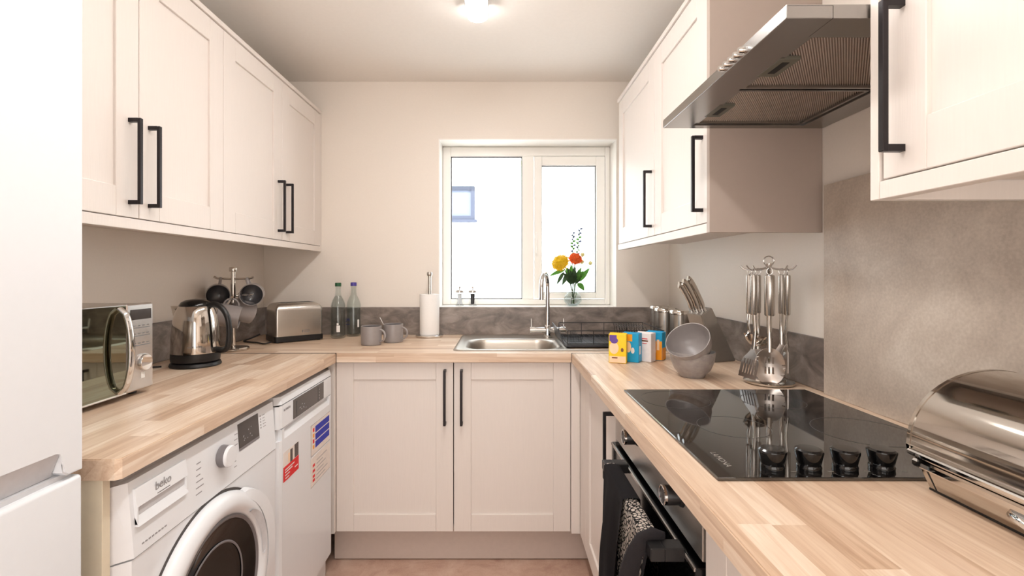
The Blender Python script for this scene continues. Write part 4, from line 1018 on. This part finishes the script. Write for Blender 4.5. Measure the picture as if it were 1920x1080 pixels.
def leaf(t, a, b, w, mat='green', nrm=(0, -1, .3), curl=.15):
    a, b = Vector(a), Vector(b); d = b - a; s = d.cross(Vector(nrm)).normalized(); u = s.cross(d).normalized(); bm = BM(); rows = []
    for i in range(8):
        q = i / 7; ww = w * sin(pi * (q ** .8)) + .0004; c = a + d * q + u * (curl * d.length * sin(pi * q))
        rows.append([bm.verts.new(c - s * ww + u * ww * .3), bm.verts.new(c), bm.verts.new(c + s * ww + u * ww * .3)])
    for A, B in zip(rows, rows[1:]):
        for k in range(2): bm.faces.new((A[k], A[k + 1], B[k + 1], B[k]))
    bmesh.ops.solidify(bm, geom=bm.faces[:], thickness=.0006)
    return obj('leaf', bm, mat, t, smooth=50)
def petals(t, c, nrm, n, rings, r, mat, name='flower_head'):
    """layered strap petals round a centre"""
    c = Vector(c); z = Vector(nrm).normalized(); x = z.orthogonal().normalized(); y = z.cross(x); bm = BM()
    for k in range(rings):
        f = 1 - k / rings; rad = r * (.35 + .65 * f); lift = r * (1 - f) * .75; m = max(6, int(n * (.5 + .5 * f)))
        for i in range(m):
            a = 2 * pi * (i + .5 * (k % 2) + random.uniform(-.15, .15)) / m; d = x * cos(a) + y * sin(a); s = z.cross(d); w = rad * 3.0 / m + .0015
            ln = rad * random.uniform(.9, 1.08)
            p = [c + z * lift, c + z * (lift + r * .12) + d * ln * .68 - s * w, c + z * (lift - r * .05 * f) + d * ln, c + z * (lift + r * .12) + d * ln * .68 + s * w]
            q = [v - z * .0012 for v in p]
            hull(bm, q, p)
    return obj(name, bm, mat, t)
t = thing('yellow_flower', 'large yellow chrysanthemum in the glass vase', 'flower', P(0, 0, .01))
stem(t, P(.008, .0, .012), P(-.062, -.022, .235), .0028, bend=(.012, 0, .0))
petals(t, P(-.072, -.026, .240), (-.35, -.75, .45), 30, 9, .054, 'yellow')
leaf(t, P(-.045, -.018, .20), P(-.135, -.03, .165), .011, 'green'); leaf(t, P(-.03, -.01, .18), P(-.062, -.02, .115), .012, 'dgreen'); leaf(t, P(-.05, -.01, .19), P(-.092, -.02, .118), .010, 'dgreen')
t = thing('orange_flower', 'orange gerbera with a dark eye in the glass vase', 'flower', P(.004, 0, .01))
stem(t, P(-.006, .004, .012), P(.010, -.012, .248), .0026)
petals(t, P(.012, -.018, .262), (.05, -.85, .45), 26, 5, .042, 'orange')
obj('flower_eye', L([(0, 0), (.008, 0), (.006, .004), (0, .006)], seg=16, loc=P(.012, -.030, .268), mtx=Matrix.Rotation(R(60), 4, 'X')), 'redeye', t)
[leaf(t, P(random.uniform(-.02, .02), -.004, random.uniform(.11, .15)), P(q, random.uniform(-.03, .01), random.uniform(.185, .235)), .016, ('dgreen', 'green')[i % 2]) for i, q in enumerate((-.055, -.038, -.02, -.004, .012, .028, .045, .058, .036, -.012))]
leaf(t, P(.004, -.004, .12), P(-.034, -.02, .215), .018, 'dgreen'); leaf(t, P(.006, -.004, .13), P(.046, -.015, .215), .014, 'green'); leaf(t, P(.0, -.006, .13), P(.006, -.022, .225), .014, 'dgreen')
for nm, tip, lab in (('blue_sprig', (.002, .0, .400), 'thin sprig with small blue-grey buds, the shorter one over the orange flower'), ('blue_sprig', (.040, .0, .425), 'thin sprig with small blue-grey buds, the taller one')):
    t = thing(nm, lab, 'flower', P(tip[0] * .1, .004, .012), 'sprigs in the vase')
    base = P(.004, .004, .014); T = P(*tip); stem(t, base, T, .0019, 'dgreen', bend=(-.004, 0, 0))
    for i in range(13):
        q = .66 + .34 * i / 12; c = Vector(base).lerp(Vector(T), q) ; s_ = -1 if i % 2 else 1
        e = c + Vector((s_ * random.uniform(.006, .018), random.uniform(-.008, .008), random.uniform(.004, .014)))
        leaf(t, c, e, .0055, 'sprig' if i % 3 == 0 or i > 9 else 'green', curl=.1)
for i, (bx, bz, lab) in enumerate(((.055, .285, 'small cream flower bud above the orange flower in the vase'), (.052, .245, 'small cream flower bud beside the orange flower'), (.098, .238, 'cream flower bud leaning out towards the cabinet'))):
    t = thing('cream_bud', lab, 'flower', P(.002 * i, .006, .013), 'cream buds in the vase')
    stem(t, P(.002 * i, .006, .014), P(bx, 0, bz), .0015, 'green', bend=(-.008, 0, 0))
    obj('bud', L([(0, -.012), (.007, -.009), (.012, .0), (.009, .009), (0, .012)], seg=14, loc=P(bx, 0, bz)), 'bud', t, smooth=60)
    if i == 2: leaf(t, P(.03, -.002, .135), P(.092, -.02, .212), .015, 'green'); leaf(t, P(.026, -.002, .128), P(.062, -.02, .085), .015, 'green')
    if i == 1: leaf(t, P(.01, -.002, .135), P(.030, -.02, .20), .012, 'green')

# ------------------------------------------------------------------ drink cartons
def carton(x, y, rz, label, main, blobs, w=.064, d=.042, h=.108):
    t = thing('drink_carton', label, 'carton', (x, y, ZW + .0005), 'small drink cartons', rz=R(rz))
    obj('box', box(-w / 2, w / 2, -d / 2, d / 2, 0, h, bev=.0015), main, t, world=False)
    for i, (kind, mat, a, b, c_, d_) in enumerate(blobs):
        y_ = -d / 2 - .0003 - .0002 * i
        if kind == 'r': obj('printed_patch', box(a, b, y_ - .0002, y_ + .0002 * 0 + .0002, c_, d_), mat, t, world=False)
        elif kind == 's': obj('printed_patch', box(w / 2 - .0002, w / 2 + .0004 + .0002 * i, a, b, c_, d_), mat, t, world=False)
        else:
            bm = BM(); lathe(bm, [(0, 0), (c_, 0), (c_, .0004), (0, .0004)], 24, mtx=Matrix.Rotation(R(90), 4, 'X')); bmesh.ops.scale(bm, vec=(1, 1, d_), verts=bm.verts); bmesh.ops.translate(bm, vec=(a, y_, b), verts=bm.verts)
            obj('printed_patch', bm, mat, t, world=False)
    obj('top_seam', box(-w / 2 + .002, w / 2 - .002, -.0015, .0015, h - .0005, h + .003), main, t, world=False)
    return t
carton(.442, 1.800, -20, 'yellow drink carton with a purple top patch, nearest the sink', 'cy', [('r', 'cpeach', -.0295, .0295, .002, .026), ('c', 'cpeach', -.013, .056, .017, 1.3), ('r', 'cp', -.0295, -.003, .082, .104), ('c', 'cp', -.012, .084, .014, .8), ('c', 'cbr', .017, .05, .005, 1.5), ('r', 'cbr', -.02, .0, .018, .022)])
carton(.500, 1.822, -34, 'blue drink carton with an orange top patch', 'cb', [('r', 'co', -.0295, .008, .078, .104), ('r', 'cy', -.0295, -.010, .03, .08), ('c', 'cpeach', -.006, .056, .010, 2.0), ('c', 'cw', .010, .044, .007, 1.6), ('s', 'cw', -.012, .0, .03, .06)])
carton(.554, 1.832, -42, 'white drink carton with red print and magenta dots', 'cw', [('r', 'red', -.004, .018, .085, .088), ('r', 'cbr', -.006, .020, .076, .081), ('c', 'cm', -.022, .068, .008, 1.3), ('c', 'cm', -.022, .032, .009, 1.3), ('r', 'red', -.002, .016, .068, .070)])
carton(.603, 1.862, -38, 'blue-topped drink carton with orange lower half, nearest the bowls', 'cb', [('r', 'co', -.0316, .0316, .002, .074), ('s', 'co', -.0195, .0195, .002, .048), ('c', 'co', -.012, .066, .010, 1), ('c', 'cpeach', -.004, .036, .014, 1.2), ('r', 'cpeach', .012, .022, .04, .08), ('c', 'red', .0, .034, .004, 1)])

# ------------------------------------------------------------------ bowls
bprof = [(0, 0), (.036, 0), (.0375, .002), (.040, .006), (.056, .026), (.066, .050), (.0705, .080), (.0700, .082), (.0680, .0815), (.0675, .080), (.063, .051), (.053, .028), (.036, .010), (0, .007)]
def bowl_parts(t):
    obj('shell', L(bprof[:10], seg=64), 'bowl', t, world=False, smooth=50)
    obj('inside', L([(.0676, .0805), (.063, .051), (.053, .028), (.036, .010), (0, .007)], seg=64), 'mug', t, world=False, smooth=50)
bw = thing('bowl', 'grey ribbed bowl standing on the worktop, under the tilted one', 'bowl', (.622, 1.555, ZW + .0005), 'grey bowls'); bowl_parts(bw)
rim = Matrix.Translation((.622, 1.555, ZW)) 
tm = Matrix.Translation((.640, 1.572, ZW + .065)) @ (Vector((-.52, -.48, .70)).to_track_quat('Z', 'Y').to_matrix().to_4x4())
dup(bw, None, None, 'grey bowl tilted on top of the other bowl, inside showing', 'grey bowls', mtx=tm)

# ------------------------------------------------------------------ canisters
for x, y, lab in ((.808, 2.150, 'steel canister with lid nearest the knife block'), (.783, 2.285, 'middle steel canister of the three in the corner'), (.808, 2.440, 'steel canister with lid nearest the window')):
    t = thing('canister', lab, 'canister', (x, y, ZW), 'steel canisters in the corner')
    obj('body', L([(0, 0), (.045, 0), (.045, .150), (0, .150)], seg=48, loc=(x, y, ZW + .0005)), 'steel', t, smooth=40)
    obj('lid', L([(.046, .1505), (.0475, .152), (.0475, .166), (.045, .169), (.02, .1705), (0, .1705)], seg=48, loc=(x, y, ZW)), 'mirror', t, smooth=40)

# ------------------------------------------------------------------ knife block with knives
t = thing('knife_block', 'slanted grey metal knife block', 'knife block', (.83, 1.82, ZW))
bm = BM(); zb = ZW + .001
hull(bm, [(.757, 1.822, zb), (.802, 1.793, zb), (.897, 1.825, zb), (.858, 1.855, zb)], [(.695, 1.792, 1.096), (.739, 1.762, 1.089), (.816, 1.850, 1.111), (.772, 1.880, 1.118)])
bmesh.ops.bevel(bm, geom=bm.edges[:], offset=.0025, segments=2, affect='EDGES')
obj('block', bm, 'block', t, smooth=30)
ax = Vector((-.092, -.02, .185)).normalized()
for i, (u, v, ln) in enumerate(((.25, .25, .118), (.30, .55, .122), (.55, .35, .130), (.62, .68, .134), (.80, .50, .128))):
    T = [Vector(p) for p in ((.695, 1.792, 1.096), (.739, 1.762, 1.089), (.816, 1.850, 1.111), (.772, 1.880, 1.118))]
    b = (T[0] * (1 - u) + T[1] * u) * (1 - v) + (T[3] * (1 - u) + T[2] * u) * v
    k = thing('knife', ['paring', 'small utility', 'carving', 'bread', 'chef'][i] + ' knife with curved steel handle in the knife block', 'knife', b + ax * .001, 'knives in the block')
    k['label'] = ['steel-handled knife in the block, lowest handle nearest the window', 'steel-handled knife in the block, short handle at the wall side', 'steel-handled knife in the middle of the block', 'longest steel knife handle in the block, at the wall side', 'steel-handled knife nearest the utensil stand'][i]
    pts = [b - ax * .03, b + ax * .008, b + ax * ln * .3 + Vector((.004, 0, .002)), b + ax * ln * .65 + Vector((.003, 0, .002)), b + ax * ln * .92, b + ax * ln + Vector((-.006, 0, -.004))]
    obj('handle', tube(BM(), smoothpts(pts, 4), [.007] * 3 + [.0080] * 3 + [.0090] * 6 + [.0100] * 6 + [.0110] * 3, 12, flat=(1.2, .75)), 'mirror', k, smooth=60)
    obj('bolster', tube(BM(), [b - ax * .002, b + ax * .012], .0088, 12, flat=(1.2, .75)), 'chrome', k, smooth=60)

# ------------------------------------------------------------------ utensil stand
ux, uy = .818, 1.462
t = thing('utensil_stand', 'chrome revolving utensil stand with hooks behind the hob', 'utensil stand', (ux, uy, ZW))
obj('base', L([(0, 0), (.066, 0), (.070, .003), (.070, .008), (.060, .012), (.015, .018), (0, .018)], seg=56, loc=(ux, uy, ZW + .0005)), 'mirror', t, smooth=40)
obj('pole', L([(.006, .015), (.006, .352), (.009, .356), (.009, .364), (0, .366)], seg=20, loc=(ux, uy, ZW)), 'mirror', t, smooth=40)
pole_ring = BM(); tube(pole_ring, [(ux + .016 * cos(a), uy, ZW + .372 + .014 * sin(a)) for a in [2 * pi * i / 18 for i in range(18)]], .0022, 8, closed=True)
obj('carry_ring', pole_ring, 'chrome', t, smooth=60)
hooks = {}
for nm, a in (('w', 192), ('sw', 95), ('s', 243), ('se', 20), ('e', 305), ('n', 150)):
    d = Vector((cos(R(a)), sin(R(a)), 0)); p = Vector((ux, uy, ZW + .352))
    ln = .078 if nm != 's' else .082
    obj('hook', tube(BM(), smoothpts([p, p + d * ln * .75 + Vector((0, 0, -.008)), p + d * ln + Vector((0, 0, .006))], 3), .0024, 8), 'chrome', t, smooth=60)
    hooks[nm] = p + d * ln * .68 + Vector((0, 0, -.006))
def utensil(name, label, h, yaw, head, hl=.112, hr=.0088, neck=.085):
    """hangs from hook point h: loop, handle, neck, head built in local coordinates with z down the utensil"""
    k = thing(name, label, 'kitchen utensil', h + Vector((0, 0, 0)), 'steel kitchen utensils on the stand', rz=yaw)
    tubr = BM(); tube(tubr, [(.008 * cos(a), 0, -.006 + .0095 * sin(a)) for a in [2 * pi * i / 16 for i in range(16)]], .0016, 8, closed=True)
    obj('loop', tubr, 'chrome', k, world=False, smooth=60)
    obj('handle', L([(0, -.0165), (hr * .85, -.017), (hr, -.022), (hr, -.022 - hl), (hr * .8, -.025 - hl), (0, -.025 - hl)], seg=24), 'steel', k, world=False, smooth=45)
    z0 = -.024 - hl; z1 = z0 - neck
    obj('neck', tube(BM(), smoothpts([(0, 0, z0), (0, .003, (z0 + z1) / 2), (0, -.002, z1)], 4), .0042, 10, flat=(.9, 1.5) if True else None), 'mirror', k, world=False, smooth=60)
    head(k, z1); return k
TILT = {}
def plate_with_slots(k, outline, slots, y0, th=.0016, name='head', bendf=None):
    """flat head built from cells, leaving real slots open; outline(u)->half width, slots: list of (x0,x1,z0,z1)"""
    zs = sorted({q for s in slots for q in s[2:]} | set(outline[1])); bm = BM()
    fine = []
    for a, b in zip(zs, zs[1:]):
        n = max(1, int((b - a) / .004)); fine += [a + (b - a) * i / n for i in range(n)]
    fine.append(zs[-1]); hw = outline[0]
    xsall = sorted({q for s in slots for q in s[:2]})
    for a, b in zip(fine, fine[1:]):
        m = (a + b) / 2; wa, wb = hw(a), hw(b)
        segs = [s for s in slots if s[2] <= m <= s[3]]
        cuts = [(-1, 1)]
        if segs:
            xs = [None] + [s for s in sorted(segs)]; cuts = []; last = None
            for s in sorted(segs): cuts.append((last, s[0])); last = s[1]
            cuts.append((last, None))
        for c in cuts:
            if c == (-1, 1): P4 = [(-wa, a), (wa, a), (wb, b), (-wb, b)]
            else:
                l_a, l_b = (-wa, -wb) if c[0] is None else (c[0], c[0]); r_a, r_b = (wa, wb) if c[1] is None else (c[1], c[1])
                P4 = [(l_a, a), (r_a, a), (r_b, b), (l_b, b)]
            f = bendf or (lambda x, z: 0)
            n = 5
            for q in range(n):
                s0, s1 = q / n, (q + 1) / n
                quad = []
                for (pa, pb, s) in ((P4[0], P4[1], s0), (P4[0], P4[1], s1), (P4[3], P4[2], s1), (P4[3], P4[2], s0)):
                    x = pa[0] + (pb[0] - pa[0]) * s; z = pa[1]; quad.append((x, y0 + f(x, z), z))
                bm.faces.new([bm.verts.new(p) for p in quad])
    bmesh.ops.remove_doubles(bm, verts=bm.verts, dist=1e-5)
    bmesh.ops.solidify(bm, geom=bm.faces[:], thickness=th)
    return obj(name, bm, 'satin', k, world=False, smooth=50)
def spoon_head(slotted=True, W_=.039, Hh_=.102):
    def f(k, z1):
        zt, zb_ = z1 + .012, z1 + .012 - Hh_
        hw = lambda z: max(.0035, W_ * math.sqrt(max(0, 1 - (abs((z - (zt + zb_) / 2) / (Hh_ / 2)) ** 2.2))))
        cz = (zt + zb_) / 2
        sl = []
        if slotted:
            for cx in (-.010, 0, .010): sl += [(cx - .0028, cx + .0028, cz + .006, cz + .026), (cx - .0028, cx + .0028, cz - .024, cz - .004)]
        plate_with_slots(k, (hw, [zt, zb_]), sl, .0, bendf=lambda x, z: .016 * (1 - min(1, (x / W_) ** 2 + ((z - cz) / (Hh_ / 2)) ** 2)))
    return f
def turner_head(k, z1):
    zt, zb_ = z1 + .004, z1 - .085
    hw = lambda z: .008 + .030 * sstep(0, 1, (zt - z) / .045) if z > zt - .045 else .038
    sl = [(cx - .0027, cx + .0027, zb_ + .012, zt - .034) for cx in (-.024, -.012, 0, .012, .024)]
    plate_with_slots(k, (hw, [zt, zb_]), sl, -.002, bendf=lambda x, z: -.25 * (zt - z))
def fork_head(k, z1):
    zt, zb_ = z1 + .004, z1 - .088
    hw = lambda z: .006 + .013 * sstep(0, 1, (zt - z) / .03)
    sl = [(cx - .0028, cx + .0028, zb_ - .0, zt - .032) for cx in (-.008, .008)]
    plate_with_slots(k, (hw, [zt, zb_]), sl, .0, bendf=lambda x, z: .0)
def ladle_head(k, z1):
    m = Matrix.Rotation(R(-62), 4, 'X')
    obj('head', L([(0, -.034), (.018, -.030), (.033, -.018), (.042, 0), (.0408, 0), (.032, -.0165), (.0175, -.0285), (0, -.0325)], seg=36, loc=(0, -.03, z1 - .010), mtx=Matrix.Rotation(R(12), 4, 'X')), 'mirror', k, world=False, smooth=50)
    obj('neck', tube(BM(), [(0, 0, z1 + .005), (0, .006, z1 - .006), (0, .011, z1 - .012)], .0042, 10), 'mirror', k, world=False, smooth=60)
utensil('slotted_spoon', 'large slotted steel spoon hanging at the front of the stand', hooks['s'], R(-24), spoon_head(True, .040, .108), hr=.0140, neck=.108)
utensil('slotted_turner', 'slotted steel turner hanging on the window side of the stand', hooks['w'], R(-80), turner_head, neck=.105)
utensil('meat_fork', 'steel fork-like server hanging behind the turner', hooks['sw'], R(-30), fork_head, neck=.115)
utensil('ladle', 'steel ladle hanging on the far side of the stand', hooks['n'], R(100), ladle_head, neck=.060)
sv = utensil('serving_spoon', 'solid steel serving spoon turned sideways next to the splashback', hooks['e'], R(60), spoon_head(False, .034, .105), neck=.100)
sv.rotation_euler = (0, R(-7), R(60))
utensil('pasta_server', 'narrow steel server hanging between the two spoons', hooks['se'], R(-20), fork_head, neck=.095)

# ------------------------------------------------------------------ bread bin
t = thing('bread_bin', 'polished chrome roll-top bread bin beside the hob', 'bread bin', (.77, .56, ZW))
ye, yn = .742, .36
obj('base', hull(BM(), [(.665, yn, ZW + .002), (.882, yn, ZW + .002), (.882, ye, ZW + .002), (.665, ye, ZW + .002)], [(.644, yn - .004, ZW + .052), (.886, yn - .004, ZW + .052), (.886, ye + .004, ZW + .052), (.644, ye + .004, ZW + .052)]), 'mirror', t)
obj('base_seam', box(.664, .883, yn - .001, ye + .001, ZW + .0004, ZW + .0035), 'black', t)
obj('corner_seam', hull(BM(), [(.6640, ye - .012, ZW + .003), (.6650, ye - .012, ZW + .003), (.6650, ye - .0105, ZW + .003), (.6640, ye - .0105, ZW + .003)], [(.6432, ye - .008, ZW + .051), (.6442, ye - .008, ZW + .051), (.6442, ye - .0065, ZW + .051), (.6432, ye - .0065, ZW + .051)]), 'black', t)
prof = [(.640, ZW + .052), (.634, ZW + .056), (.631, ZW + .070)]
cxx, czz = .765, ZW + .072
for i in range(25):
    a = pi - pi * i / 24 * .98
    prof.append((cxx + (.133 if a > pi / 2 else .118) * cos(a), czz + .113 * sin(a)))
prof += [(.883, ZW + .052)]
bm = BM(); prism(bm, prof, yn, ye - .002)
lid = obj('lid', bm, 'mirror', t, smooth=30); lid['label'] = 'curved polished roll-top lid'
bm = BM(); prism(bm, [(cxx + (x - cxx) * 1.008, z + .0008 if z > ZW + .06 else z) for x, z in prof], ye - .0018, ye + .004)
obj('end_plate', bm, 'mirror', t, smooth=30)
obj('rail', box(.625, .634, yn, ye - .002, ZW + .058, ZW + .066, bev=.002), 'chrome', t)
obj('rail', box(.632, .642, yn, ye - .002, ZW + .040, ZW + .052, bev=.003), 'chrome', t)
bm = BM(); prism(bm, [(.646, .608), (.628, .596), (.619, .570), (.617, .535), (.619, .50), (.628, .472), (.646, .460)], ZW + .030, ZW + .040, 'z'); bmesh.ops.bevel(bm, geom=bm.edges[:], offset=.003, segments=2, affect='EDGES')
obj('handle', bm, 'chrome', t, smooth=60)
